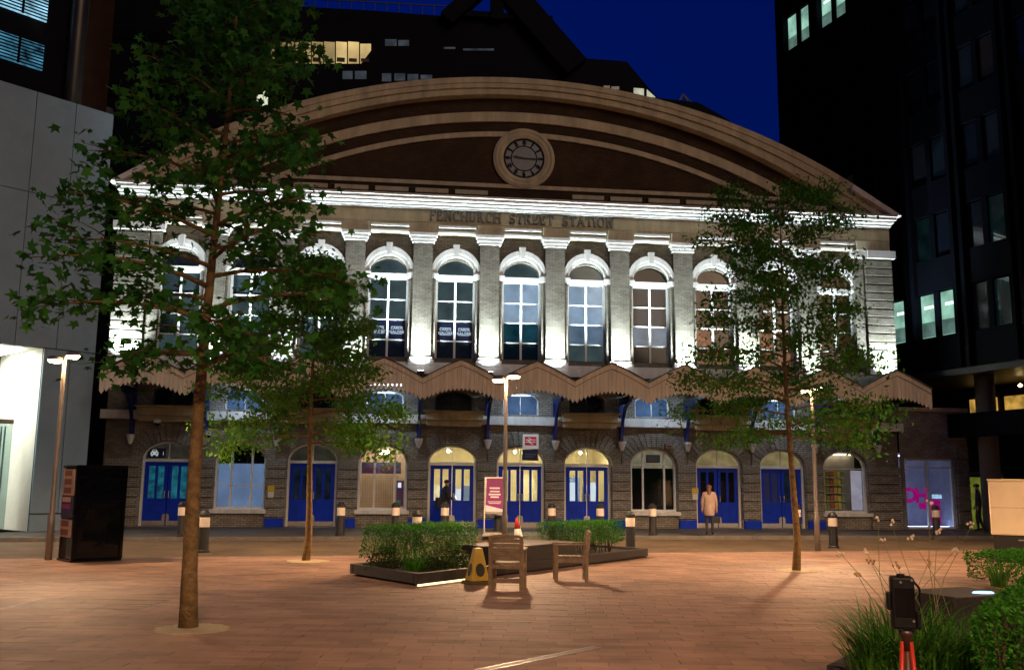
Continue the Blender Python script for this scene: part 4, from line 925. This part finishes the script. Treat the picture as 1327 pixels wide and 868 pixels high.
# foreground planter on the right
P2 = thing('planter', 'granite planter with grasses and a hedge at the right edge nearest the viewer', 'planter', on_z(1072, 893), ang)
MB().slab([(0, 0), (.12, 0), (.12, -5), (0, -5)][::-1], 0, .2).build('left_kerb', GRANITE, P2, bevel=.01); MB().slab([(.123, -.12), (7.5, -.12), (7.5, 0), (.123, 0)], 0, .2).build('back_kerb', GRANITE, P2, bevel=.01)
MB().slab([(.1, -4.9), (7.4, -4.9), (7.4, -.1), (.1, -.1)], -.01, .15).build('soil_bed', SOIL, P2)
gp = on_z(1172, 880, .15)
t = thing('ornamental_grass', 'big clump of arching grass with white flower stalks in the foreground planter', 'grass clump', (gp.x, gp.y, .15))
blades('leaves', (0, 0), 480, .80, .85, STRAP, t, 11, .009, .95); blades('leaves', (.55, .15), 260, .68, .7, STRAP, t, 12, .009, 1.0); blades('leaves', (-.25, -.1), 130, .55, .6, STRAP, t, 14, .009, 1.0)
FLW = mat('flower_white', (.75, .62, .48), .8, .2, 9); STK = mat('flower_stalk', (.16, .17, .06), .8, .2)
rng = np.random.default_rng(2)
for px, py, dy in ((1155, 678, .0), (1138, 672, .3), (1259, 681, .2), (1237, 713, .1), (1205, 650, .2), (1143, 699, .1), (1090, 718, .0), (1122, 715, .2), (1180, 696, .3), (1204, 727, 0), (1112, 745, -.1), (1128, 727, .1), (1215, 690, .2), (1162, 734, .1)):
    q = on_y(px, py, gp.y+dy); g0 = Vector((rng.normal(.1, .22), rng.normal(0, .1), 0)); tip = Vector((q.x-gp.x, q.y-gp.y, q.z-.15)); md = g0.lerp(tip, .6)+Vector((-.06*np.sign(tip.x-g0.x), 0, .06))
    st = MB().tube([g0, g0.lerp(md, .5)+Vector((0, 0, .03)), md, tip], [.004, .004, .003, .002], 5).build('stalk', STK, t)
    g = MB()
    for k in range(5): c = tip+Vector(rng.normal(0, .014, 3)); g.lathe([(.002, -.014), (.012, -.004), (.010, .008), (.002, .014)], c, 6)
    g.build('flower', FLW if py < 720 else mat('seed_head', (.40, .26, .12), .8, .2), st)
P2R = lambda x, y: (P2.location.x+x*math.cos(ang)-y*math.sin(ang), P2.location.y+x*math.sin(ang)+y*math.cos(ang))
hA, hB = on_z(1256, 788, .85), on_z(1327, 744, .85)
H2 = thing('hedge', 'dark clipped hedge filling the lower right corner of the picture', 'hedge', (hA.x, hA.y, 0), math.atan2(hB.y-hA.y, hB.x-hA.x), 'clipped hedges')
leafbox('foliage', .03, 3.4, -2.3, -.03, .2, .83, 36000, .042, HEDGE, H2, 21)
g = MB(); rng = np.random.default_rng(3)
for i in range(220): x, y = rng.uniform(.08, 3.3), rng.uniform(-2.2, -.08); g.tube([(x, y, .1), (x+rng.normal(0, .05), y+rng.normal(0, .05), .45), (x+rng.normal(0, .06), y, .78)], [.012, .009, .004], 5)
g.build('stems', TWIG, H2)
h3 = on_z(1318, 748, .2); H3 = thing('hedge', 'low hedge end poking in behind the granite slab at the right edge', 'hedge', (h3.x, h3.y, 0), R(20), 'clipped hedges')
leafbox('foliage', -.08, 1.7, 0, .9, .1, .55, 9000, .05, HEDGE, H3, 22)
t3 = thing('strap_leaf_plant', 'spiky tuft beside the low hedge end at the right edge', 'plant', (h3.x-.35, h3.y, .05)); blades('leaves', (0, 0), 70, .6, .35, STRAP, t3, 23, .012, .6)
sq = on_z(1240, 769, .5)
SL = box('stone_slab', (-.30, .75, -.22, .55, 0, .5), GRANITE, bevel=.015); SL.location = (sq.x, sq.y, 0); SL.rotation_euler = (0, 0, R(18)); tag(SL, 'dark granite slab seat behind the foreground grass with a blue light on it', 'stone seat')
bq = on_z(1274, 768, .5); bl = MB().lathe([(.10, 0), (.085, .014), (.02, .016)], n=18).build('inset_light', glow('blue_light', (.25, .65, 1), 4), loc=(bq.x, bq.y, .501)); bl.scale = (1.3, .8, 1); tag(bl, 'round blue light set into the granite slab on the right', 'light')

# ================================================================== CHAIRS
def chair(label, loc, rz):
    t = thing('armchair', label, 'chair', loc, rz, 'wooden armchairs')     # faces local +y
    for x in (-.25, .25):
        MB().box(x-.032, x+.032, .22, .28, 0, .62).build('leg', WOOD, t, bevel=.006)
        MB().prism([(-.31, 0), (-.25, 0), (-.25, .45), (-.30, .84), (-.36, .84), (-.31, .45)], x-.032, x+.032).build('leg', WOOD, t, bevel=.006)
    for o in [c for c in bpy.data.objects if c.parent == t and c.name.startswith('leg')][1::2]:
        # drawn as a side profile: turn it so that the profile's x becomes the chair's depth
        for v in o.data.vertices: v.co = Vector((v.co.y, v.co.x, v.co.z))
        o.data.flip_normals()
    for k in range(6): MB().box(-.215, .215, -.20+k*.077, -.133+k*.077, .405, .43).build('seat_slat', WOOD, t, bevel=.004)
    MB().box(-.216, .216, .225, .265, .34, .404).build('seat_rail', WOOD, t); MB().box(-.216, .216, -.29, -.26, .34, .404).build('seat_rail', WOOD, t)
    for x in (-.25, .25): MB().box(x-.02, x+.02, -.25, .22, .33, .40).build('side_rail', WOOD, t)
    for x in (-.25, .25): MB().box(x-.045, x+.045, -.28, .31, .622, .65).build('armrest', WOOD, t, bevel=.008)
    for k in range(5):
        z = .47+k*.07; y = -.285-.05*(z-.45)/.39; MB().box(-.216, .216, y-.012, y+.012, z, z+.062).build('back_slat', WOOD, t, bevel=.004)
    MB().prism([(-.285, .825), (.285, .825), (.285, .85), (.2, .875), (0, .885), (-.2, .875), (-.285, .85)], -.36, -.31).build('top_rail', WOOD, t, bevel=.006)
    MB().box(-.216, .216, -.29, -.262, .12, .19).build('stretcher', WOOD, t)
    return t
c1 = (on_z(633, 764)+on_z(672, 766))/2
chair('wooden armchair seen from behind beside the yellow caution sign', (c1.x+.10, c1.y+.27, 0), R(-13))
c2 = (on_z(757, 753)+on_z(722, 754))/2
chair('wooden armchair seen from the side near the right hedge', (c2.x+.02, c2.y+.22, 0), R(84))
# yellow caution sign
ws = on_z(619, 757); W_ = thing('caution_sign', 'yellow tapered wet floor sign with dark symbols beside the chair', 'sign', (ws.x, ws.y+.1, 0), R(20))
MB().add([(-.17, -.15, .06), (.17, -.15, .06), (.17, .15, .06), (-.17, .15, .06), (-.07, -.05, .60), (.07, -.05, .60), (.07, .05, .60), (-.07, .05, .60)], [(0,3,2,1),(4,5,6,7),(0,1,5,4),(1,2,6,5),(2,3,7,6),(3,0,4,7)]).build('cone', YELLOW, W_, bevel=.012)
MB().box(-.21, .21, -.19, .19, 0, .06).build('base', mat('sign_base', (.10, .075, .03), .7, .2), W_, bevel=.012)
BLKP = mat('black_print', (.02, .018, .01), .5, .1)
g = MB(); n = 18; g.add([(.075*math.cos(2*math.pi*i/n), -.115-.004+.185*(.10*math.sin(2*math.pi*i/n)+.20-.16), .26+.10*math.sin(2*math.pi*i/n)) for i in range(n)], [tuple(range(n))])
g = MB(); e = lambda z: -.15+(z-.06)*(.10/.54)-.004
g.add([(.085*math.cos(2*math.pi*i/n), e(.24+.11*math.sin(2*math.pi*i/n)), .24+.11*math.sin(2*math.pi*i/n)) for i in range(n)], [tuple(range(n))]); g.build('symbol', BLKP, W_)
g = MB(); e = lambda z: .17-(z-.06)*(.10/.54)+.004
g.add([(e(.24+.11*math.sin(2*math.pi*i/n)), .075*math.cos(2*math.pi*i/n), .24+.11*math.sin(2*math.pi*i/n)) for i in range(n)], [tuple(range(n))]); g.build('symbol', BLKP, W_)
g = MB(); e = lambda z: -.17+(z-.06)*(.10/.54)-.004
g.add([(e(.24+.11*math.sin(2*math.pi*i/n)), .075*math.cos(2*math.pi*i/n), .24+.11*math.sin(2*math.pi*i/n)) for i in range(n)][::-1], [tuple(range(n))]); g.build('symbol', BLKP, W_)
# traffic cone
tc_ = on_y(673, 705, -7.6); C_ = thing('traffic_cone', 'leaning orange and white traffic cone behind the stone seat', 'traffic cone', (tc_.x, -7.6, -.012)); C_.rotation_euler = (0, R(-7), 0)
MB().lathe([(.17, .03), (.125, .25), (.088, .45)], n=18, cap=False).build('white_band', WHITE, C_, smooth=True); MB().lathe([(.088, .45), (.03, .74), (.02, .75)], n=18).build('cone_tip', TRED, C_, smooth=True); MB().box(-.2, .2, -.2, .2, 0, .03).build('base', TRED, C_, bevel=.02)
# leaning poster stand
af = on_z(640, 694, .1); A_ = thing('poster_stand', 'grey pavement stand with a purple poster between two doors', 'sign', (af.x, af.y, .1), R(-4))
for x in (-.30, .30): MB().bar((x, 0, .05), (x+.02, .12, 1.78), .035, .03).build('post', STEEL, A_)
MB().prism([(-.30, .66), (.30, .66), (.32, 1.78), (-.28, 1.78)], .04, .07).build('back_panel', STEEL, A_)
MB().prism([(-.265, .72), (.265, .72), (.29, 1.74), (-.24, 1.74)], .028, .039).build('poster', mat('poster_purple', (.22, .012, .15), .45, .1), A_)
g = MB(); PWH = mat('poster_print', (.75, .65, .72), .6, .1)
for z, w_ in ((1.42, .15), (1.32, .14), (1.23, .17), (1.15, .12), (1.02, .2), (.97, .17)): g.box(-w_, w_+.02, .022, .027, z, z+(.045 if z > 1.1 else .02))
g.prism([(-.262, .725), (.262, .725), (.262, .80), (-.262, .93)], .0215, .027); g.build('poster_print', PWH, A_)
MB().prism([(-.36, 0), (.30, 0), (.30, .04), (.22, .10), (-.25, .10), (-.36, .03)], -.32, .28).build('base', mat('stand_base', (.33, .31, .27), .6, .2), A_, bevel=.015)
# bollards
def bollard(x, y, z, label, h=1.0, far=True):
    t = thing('bollard', label, 'bollard', (x, y, z), 0, 'black and white bollards')
    MB().lathe([(.155, 0), (.155, .04), (.125, .07), (.118, h*.55), (.118, h*.86), (.135, h*.87), (.135, h*.90), (.10, h*.94), (.075, h*.985), (.02, h)], n=16).build('post', BLACKM, t, smooth=False)
    MB().lathe([(.126, h*.60), (.126, h*.83)], n=16, cap=False).build('white_band', mat('reflective_band', (.70, .62, .54), .5, .1), t, smooth=True)
near_ = [(264, 'just right of the large left trunk'), (540, 'rising behind the left hedge with only its top showing'), (817, 'rising behind the right hedge with only its top showing'), (1080, 'standing alone by the road near the right lamp post')]
for px, lb in near_:
    Y = {264: -10.6, 540: -9.6, 817: -9.4, 1080: -8.7}[px]; q = on_y(px, 700, Y); bollard(q.x, Y, -.012, 'black bollard with a white band '+lb)
far_ = [(235, 'left of the large tree trunk by the taxi door'), (441, 'right of the second blue door'), (512, 'in front of the lit shop window'), (576, 'in front of the man at the lit door'), (645, 'beside the purple poster stand'), (715, 'between the two lit doors right of the cone'), (778, 'in front of the third lit door'), (846, 'in front of the dark window'), (1034, 'behind the slim right tree trunk'), (1214, 'in front of the magenta shop window')]
for px, lb in far_:
    Y = {235: -6.1, 441: -5.4, 512: -5.1, 576: -4.9, 645: -4.7, 715: -4.6, 778: -4.6, 846: -4.5, 1034: -4.3, 1214: -4.0}[px]
    q = on_y(px, 690, Y); bollard(q.x, Y, .1, 'black bollard with a white band '+lb)
# kiosk
kq = on_z(91, 729); K_ = thing('phone_kiosk', 'black glossy telephone kiosk with stickers down its side by the left lamp', 'kiosk', (kq.x, kq.y, 0), R(36))
# local x along the front, local y into the kiosk, corner at the origin
MB().box(0, 1.04, 0, .85, .0, .06).box(.02, 1.02, .02, .83, .06, 1.93).box(-.01, 1.05, -.01, .86, 1.93, 1.99).build('shell', BLACK, K_, bevel=.012)
box('front_glass', (.10, .94, .006, .019, .2, 1.88), mat('kiosk_glass', (.004, .005, .007), .06, .2, 2, .25, spec=.3, bscale=3), K_)
for x in (0, .985): box('corner_post', (x-.003, x+.06, -.012, .05, .05, 1.93), BLACK, K_)
box('mid_rail', (.08, .96, -.01, .02, 1.08, 1.12), BLACK, K_)
ST_ = mat('sticker_paper', (.62, .42, .30), .7, .25, 12); SP = mat('sticker_print', (.22, .09, .07), .7, .3, 10)
for z0, z1 in ((1.36, 1.90), (.50, .86)):
    o = box('sticker', (-.0, .018, .1, .78, z0, z1), ST_, K_); o.location.x = -.012
    for k in range(2 if z1 < 1 else 3): box('sticker_print', (-.015, -.013, .22, .66, z0+.04+k*.18, z0+.16+k*.18), SP, o)
o = box('sticker', (0, .018, .1, .78, .90, 1.36), mat('sticker_blue', (.05, .05, .11), .6, .3, 10), K_); o.location.x = -.012
box('sticker_print', (-.015, -.013, .2, .7, 1.08, 1.18), mat('sticker_magenta', (.35, .03, .25), .6, .2), o); box('sticker_print', (-.015, -.013, .2, .7, 1.22, 1.32), ST_, o)
# cream trailer
vq = on_z(1287, 728); V_ = thing('trailer', 'cream box trailer on a dark skirt at the right edge of the square', 'trailer', (vq.x, vq.y, 0), R(-36))
MB().box(0, 3.6, 0, 2.0, .62, 1.86).build('body', CREAM, V_, bevel=.03); box('skirt', (.04, 3.55, .05, 1.9, 0.0, .615), mat('skirt_black', (.012, .012, .012), .6, .2), V_)
box('panel_joint', (.02, 3.58, -.004, .0, 1.24, 1.25), mat('joint_tan', (.40, .31, .2), .6, .1), V_); box('roof_lip', (-.02, 3.62, -.02, 2.02, 1.862, 1.90), CREAM, V_)
for z in (.9, 1.6): box('hinge', (-.012, .0, .1, .2, z, z+.08), DARKMETAL, V_)
box('badge', (.55, .75, .04, .049, .50, .53), mat('badge_grey', (.3, .3, .3), .5, .1), V_)
# rail sign
RS = thing('rail_sign', 'white and red double arrow station sign over the middle door', 'sign', (.27, -.55, 2.93))
box('panel', (-.29, .29, 0, .08, .0, .52), mat('sign_panel_white', (.78, .78, .76), .4, .05, emis=(.8, .85, .9), estr=.18), RS, bevel=.01)
box('red_field', (-.215, .205, -.008, -.001, .12, .43), mat('sign_red', (.52, .015, .03), .4, .05, emis=(.6, .02, .03), estr=.15), RS)
g = MB(); RW = mat('sign_symbol_white', (.8, .78, .76), .4, .05, emis=(.8, .8, .8), estr=.2)
for z in (.225, .305): g.box(-.19, .18, -.014, -.009, z, z+.028)
g.prism([(-.11, .392), (-.055, .392), (.09, .305), (.03, .305)], -.0145, -.009); g.prism([(-.05, .253), (.01, .253), (-.08, .305), (-.14, .305)][::1], -.0143, -.009) ; g.prism([(.05, .152), (.11, .152), (-.03, .228), (-.09, .228)], -.0142, -.009)
g.build('double_arrow', RW, RS)
MB().box(-.31, .26, -.02, .1, -.42, -.03).build('lower_panel', mat('sign_lower_navy', (.008, .02, .07), .35, .1), RS, bevel=.01); MB().box(-.22, .18, -.026, -.021, -.22, -.19).box(-.22, .1, -.026, -.021, -.30, -.275).build('lower_print', mat('lower_print', (.10, .18, .32), .5, .1), RS)
MB().box(-.02, .02, .08, .67, .3, .34).build('bracket', DARKMETAL, RS)
# notices on piers, wall lamps and cameras
for (px, py, lb) in ((351, 637, 'yellow and white notice on the pier left of the second blue door'), (901, 640, 'yellow and white notice on the pier behind the woman')):
    q = on_y(px, py, 0); n_ = thing('wall_notice', lb, 'notice', (q.x, .0, q.z-.2)); box('yellow_part', (-.12, .12, .0, .028, .2, .42), mat('notice_yellow', (.65, .45, .04), .5, .15, 12), n_); box('white_part', (-.1, .1, .001, .028, 0, .198), mat('notice_paper', (.7, .68, .64), .6, .1), n_)
for (px, py, lb) in ((204, 547, 'white domed camera over the taxi door'), (269, 563, 'small white wall box left of the blue blind window')):
    q = on_y(px, py, -.3); n_ = thing('dome_camera', lb, 'camera', (q.x, -.3, q.z)); MB().lathe([(.09, .12), (.12, .10), (.12, -.02)], n=14).build('housing', WHITE, n_); MB().lathe([(.11, -.02), (.08, -.10), (.02, -.13)], n=14).build('dome', BLACK, n_, smooth=True); box('arm', (-.03, .03, 0, .42, .04, .09), WHITE, n_)
q = on_y(866, 578, .0); n_ = thing('alarm_box', 'brown alarm box above the dark window arch', 'alarm box', (q.x, 0, q.z-.1)); MB().box(-.14, .14, -.1, .12, 0, .2).build('case', mat('alarm_brown', (.22, .13, .09), .6, .2), n_, bevel=.02); box('vent', (-.08, .08, -.106, -.1, .06, .12), DARKMETAL, n_)
# drain slot in the paving
ga, gb = on_z(620, 869), on_z(775, 838); D_ = thing('drain_grate', 'pale slotted drain channel in the paving at the bottom edge', 'drain', (ga.x, ga.y, .004), math.atan2(gb.y-ga.y, gb.x-ga.x)); ln = (gb-ga).length
MB().box(0, ln, -.06, -.045, -.02, .003).box(0, ln, .045, .06, -.02, .003).build('frame', STEEL, D_)
DS = MB().box(0, .018, -.044, .044, -.015, .002); me = None
for k in range(int(ln/.036)):
    if me is None: o = DS.build('grate_bar', mat('grate_metal', (.36, .30, .24), .5, .2, 9), D_); me = o.data
    else: o = link('grate_bar', me, D_)
    o.location = (.01+k*.036, 0, 0)
# manhole lids and utility covers
for (px, py, a, b, lb) in ((118, 782, .9, .5, 'large worn rectangular access cover left of the large tree'), (20, 700, .5, .4, 'small pale cover in the road by the panelled building')):
    q = on_z(px, py, 0); c_ = thing('access_cover', lb, 'cover', (q.x, q.y, .0035 if py > 712 else -.010), R(-9)); MB().box(-a, a, -b, -b+.03, 0, .003).box(-a, a, b-.03, b, 0, .003).box(-a, -a+.03, -b+.031, b-.031, 0, .003).box(a-.03, a, -b+.031, b-.031, 0, .003).box(-a+.03, a-.03, -.012, .012, 0, .003).build('rim', mat('cover_iron', (.09, .07, .055), .5, .2), c_)
# ================================================================== CAMERA ON A RED TRIPOD
tq = Vector(CAM)+ray(1172, 777)*2.45/ray(1172, 777).dot(_fw)
TP = thing('tripod', 'red tripod with a dark centre column in the right foreground', 'tripod', (tq.x, tq.y, 0), R(-20))
zc = tq.z-.075
MB().tube([(0, 0, zc-.62), (0, 0, zc-.02)], .009, 12).build('centre_column', mat('column_brown', (.05, .022, .014), .4, .2), TP, smooth=True)
MB().lathe([(.010, 0), (.012, .03), (.018, .038), (.02, .05)], (0, 0, zc-.05), 16).build('head', mat('tripod_head', (.04, .018, .012), .4, .2), TP, smooth=True)
TPR = mat('tripod_red', (.42, .03, .015), .32, .1, 5, 0, .2)
for a in (-30, 190, 80):
    d = Vector((math.cos(R(a)), math.sin(R(a)), 0)); top = Vector((0, 0, zc-.028))+d*.011; a1 = Vector((d.x*.045, d.y*.045, zc-.55))
    lg = MB().tube([top, top.lerp(a1, .5), a1], [.0055, .0065, .008], 10).build('leg', TPR, TP, smooth=True)
    e1 = Vector((d.x*.30, d.y*.30, .02)); MB().tube([a1, e1], [.010, .008], 10).build('lower_leg', BLACKM, lg, smooth=True); MB().lathe([(.018, 0), (.018, .03), (.01, .04)], (e1.x, e1.y, 0), 10).build('rubber_foot', BLACKM, lg)
CMR = thing('photo_camera', 'black camera turned upright on the red tripod', 'camera', (tq.x, tq.y, zc+.004), R(-22)); CMR.scale = (.84, .84, .92)
CB = mat('camera_black', (.005, .005, .006), .6, .3, 30, .1, bscale=120, spec=.2)
MB().box(-.040, .028, -.03, .03, 0, .142).box(.0281, .042, -.034, .036, .0, .05).build('body', CB, CMR, bevel=.010)
MB().box(-.052, -.0401, -.02, .024, .05, .098).build('viewfinder', CB, CMR, bevel=.004)
MB().tube([(-.005, .03, .075), (-.005, .10, .075)], [.034, .032], 18).build('lens_barrel', CB, CMR, smooth=True)
box('screen', (-.030, .026, -.0325, -.0305, .035, .112), mat('screen_black', (.004, .004, .005), .08, .1, 2), CMR)
for x, z in ((-.012, .128), (.020, .134), (.020, .024)): MB().tube([(x, -.030, z), (x, -.034, z)], .0035, 10).build('button', STEEL, CMR)
MB().tube([(-.01, -.02, .142), (-.01, -.02, .150)], .012, 12).build('dial', CB, CMR)
MB().tube([(.028, 0, .13), (.046, .01, .11), (.048, .015, .07), (.042, .01, .05)], .0035, 6).build('strap', CB, CMR, smooth=True)

# ================================================================== PEOPLE
SKIN = mat('skin', (.34, .19, .12), .6, .1, 8)
def person(label, loc, rz, h, J, rad, zones, hairm, hair, extra=None):
    t = thing('person', label, 'person', loc, rz)
    names = list(J); E_ = [('pelvis', 'waist'), ('waist', 'chest'), ('chest', 'neck'), ('neck', 'head'), ('head', 'crown')]
    for s in 'LR': E_ += [('chest', 'sh'+s), ('sh'+s, 'el'+s), ('el'+s, 'wr'+s), ('pelvis', 'hip'+s), ('hip'+s, 'kn'+s), ('kn'+s, 'an'+s), ('an'+s, 'toe'+s)]
    me = bpy.data.meshes.new('body'); me.from_pydata([tuple(c*h for c in J[n]) for n in names], [(names.index(a), names.index(b)) for a, b in E_], [])
    o = bpy.data.objects.new('body', me); COL.objects.link(o)
    o.modifiers.new('skin', 'SKIN'); ss = o.modifiers.new('sub', 'SUBSURF'); ss.levels = ss.render_levels = 2
    for i, n in enumerate(names): r_ = rad[n if n in rad else n[:-1]]; me.skin_vertices[0].data[i].radius = (r_[0]*h, r_[1]*h)
    me.skin_vertices[0].data[names.index('pelvis')].use_root = True
    nm = bpy.data.meshes.new_from_object(o.evaluated_get(bpy.context.evaluated_depsgraph_get())); bpy.data.objects.remove(o)
    nm.materials.clear(); [nm.materials.append(z[1]) for z in zones]
    for p in nm.polygons:
        z = p.center.z/h; p.use_smooth = True; wr = min((p.center-Vector(J['wr'+s])*h).length for s in 'LR')
        for i, (zz, _) in enumerate(zones):
            if z <= zz: p.material_index = i; break
        if wr < .022*h: p.material_index = len(zones)-1
    link('body', nm, t)
    for s in 'LR':
        w_, e_ = Vector(J['wr'+s])*h, Vector(J['el'+s])*h; d = (w_-e_).normalized(); a = d.cross(Vector((0, 1, .2))).normalized(); b = a.cross(d).normalized(); g = MB()
        g.tube([w_-d*.01, w_+d*.03, w_+d*.075, w_+d*.085], [.026, .036, .036, .02], 8)
        for k, l in enumerate((.062, .074, .07, .055)): r0 = w_+d*.075+a*(.030-.02*k); g.tube([r0, r0+d*l*.55-b*.008, r0+d*l*.85-b*.028], [.0095, .009, .006], 6)
        g.tube([w_+d*.03+a*.028, w_+d*.06+a*.052, w_+d*.085+a*.052-b*.012], [.011, .010, .007], 6); g.build('hand', SKIN, t, smooth=True)
    hd = Vector(J['head'])*h; g = MB(); n = 14
    for nx, z0, z1, sx in hair:
        g.lathe([(.001, z1*h)]+[(sx*h*math.sin(math.acos(max(-1, min(1, 2*(q/8)-1)))), (z1+(z0-z1)*(1-q/8)*1.0)*h) for q in range(7, 0, -1)]+[(.001, z0*h)], (hd.x+nx*h, hd.y, hd.z), n)
    g.build('hair', hairm, t, smooth=True)
    f = MB()
    f.add([(hd.x+.052*h, hd.y-.008*h, hd.z+.0*h), (hd.x+.052*h, hd.y+.008*h, hd.z), (hd.x+.070*h, hd.y, hd.z-.004*h), (hd.x+.052*h, hd.y, hd.z+.028*h)], [(0, 2, 3), (2, 1, 3), (0, 1, 2)])
    f.build('nose', SKIN, t)
    for s in (-1, 1): MB().lathe([(.001, -.014*h), (.009*h, 0), (.001, .014*h)], (hd.x-.002*h, hd.y+s*.05*h, hd.z+.004*h), 8).build('ear', SKIN, t)
    for s in (-1, 1): MB().lathe([(.001, -.004*h), (.005*h, 0), (.001, .004*h)], (hd.x+.050*h, hd.y+s*.018*h, hd.z+.016*h), 8).build('eye', BLACKM, t)
    MB().box(hd.x+.048*h, hd.x+.054*h, hd.y-.014*h, hd.y+.014*h, hd.z-.026*h, hd.z-.021*h).build('mouth', mat('lip', (.28, .10, .08), .5, .1), t)
    return t
# joints as fractions of the height, facing local +x
RAD = {'pelvis': (.085, .095), 'waist': (.075, .088), 'chest': (.085, .105), 'neck': (.032, .032), 'head': (.058, .050), 'crown': (.042, .040), 'sh': (.042, .042), 'el': (.032, .032), 'wr': (.021, .021), 'hip': (.060, .060), 'kn': (.040, .040), 'an': (.026, .026), 'toe': (.022, .022)}
def joints(walk=0, armf=.05):
    J = {'pelvis': (0, 0, .53), 'waist': (0, 0, .62), 'chest': (.0, 0, .755), 'neck': (.01, 0, .85), 'head': (.022, 0, .915), 'crown': (.014, 0, .965)}
    for s, y in (('L', .1), ('R', -.1)):
        f = walk*(1 if s == 'L' else -1)
        J['sh'+s] = (0, y*1.02, .80); J['el'+s] = (-f*.35-.01, y*1.35, .64); J['wr'+s] = (armf-f*.5, y*1.35, .51)
        J['hip'+s] = (0, y*.52, .50); J['kn'+s] = (.02+f*.55, y*.55, .285); J['an'+s] = (-.01+f*1.0-(.02 if f < 0 else 0), y*.55, .045+(.02 if f < 0 else 0)); J['toe'+s] = (.08+f*1.0, y*.62, .022)
    return J
NVY = mat('coat_dark', (.012, .013, .02), .8, .3, 6); DKT = mat('trouser_dark', (.014, .014, .017), .8, .3, 6); SHOE = mat('shoe_black', (.01, .01, .01), .4, .1)
mq = on_y(577, 690, -1.7); J = joints(.06, .06); J['wrR'] = (.135, -.09, .60); J['elR'] = (.02, -.135, .63)
man = person('person in dark coat walking towards the lit door with a phone and a shoulder bag', (mq.x, -1.7, .1), R(12), 1.74, J, {**RAD, 'chest': (.095, .118), 'waist': (.09, .10), 'el': (.038, .038), 'sh': (.05, .05)}, [(.035, SHOE), (.47, DKT), (.865, NVY), (2, SKIN)], mat('hair_dark', (.012, .010, .008), .6, .2), [(-.006, -.02, .066, .060)])
bg_ = MB().box(-.34, -.14, -.17, .15, .72, 1.10).build('shoulder_bag', NVY, loc=(0, 0, 0), bevel=.04); bg_.location = man.location; bg_.rotation_euler = man.rotation_euler; tag(bg_, 'dark shoulder bag on the back of the man at the lit door', 'bag')
ph = MB().box(-.006, .006, -.035, .035, -.065, .065).build('phone', glow('phone_screen', (.6, .8, 1), 2.5)); ph.location = Vector(man.location)+Vector((.33, -.10, 1.10)); ph.rotation_euler = (0, R(-25), R(12)); tag(ph, 'glowing phone in the hand of the man at the lit door', 'phone')
wq = on_z(920, 694, .1); J = joints(.0, .02)
COAT = mat('coat_blush', (.27, .19, .155), .8, .12, 8)
wom = person('person in blush coat and black leggings with long hair standing on the pavement', (wq.x, wq.y, .1), R(75), 1.64, J, {**RAD, 'pelvis': (.105, .115), 'waist': (.092, .105), 'chest': (.092, .112), 'hip': (.078, .078), 'el': (.038, .038), 'sh': (.046, .046), 'kn': (.036, .036)}, [(.03, SHOE), (.415, DKT), (.862, COAT), (2, SKIN)], mat('hair_auburn', (.09, .035, .015), .6, .3, 12), [(-.008, -.03, .066, .060), (-.034, -.20, .03, .050)])
MB().lathe([(.152, .64), (.158, .72), (.15, .88), (.13, 1.02)], (0, 0, 0), 20, cap=False).build('coat_skirt', COAT, wom, smooth=True)
hb = MB().box(-.04, .04, -.10, .10, 0, .20).tube([(0, -.08, .20), (0, -.05, .36), (0, .05, .36), (0, .08, .20)], .007, 6).build('handbag', SHOE, bevel=.02); hb.location = (wq.x+.25, wq.y, .50); hb.rotation_euler = (0, 0, R(75)); tag(hb, 'black handbag hanging beside the person in the blush coat', 'bag')
J = joints(.04, .04)
dq = on_y(1270, 684, -1.2)
person('person in black clothes in the yellow green doorway behind the trailer', (dq.x, -1.2, .1), R(150), 1.78, J, RAD, [(.035, SHOE), (.5, DKT), (.86, NVY), (2, SKIN)], MATS['hair_dark'], [(-.006, -.02, .066, .060)])
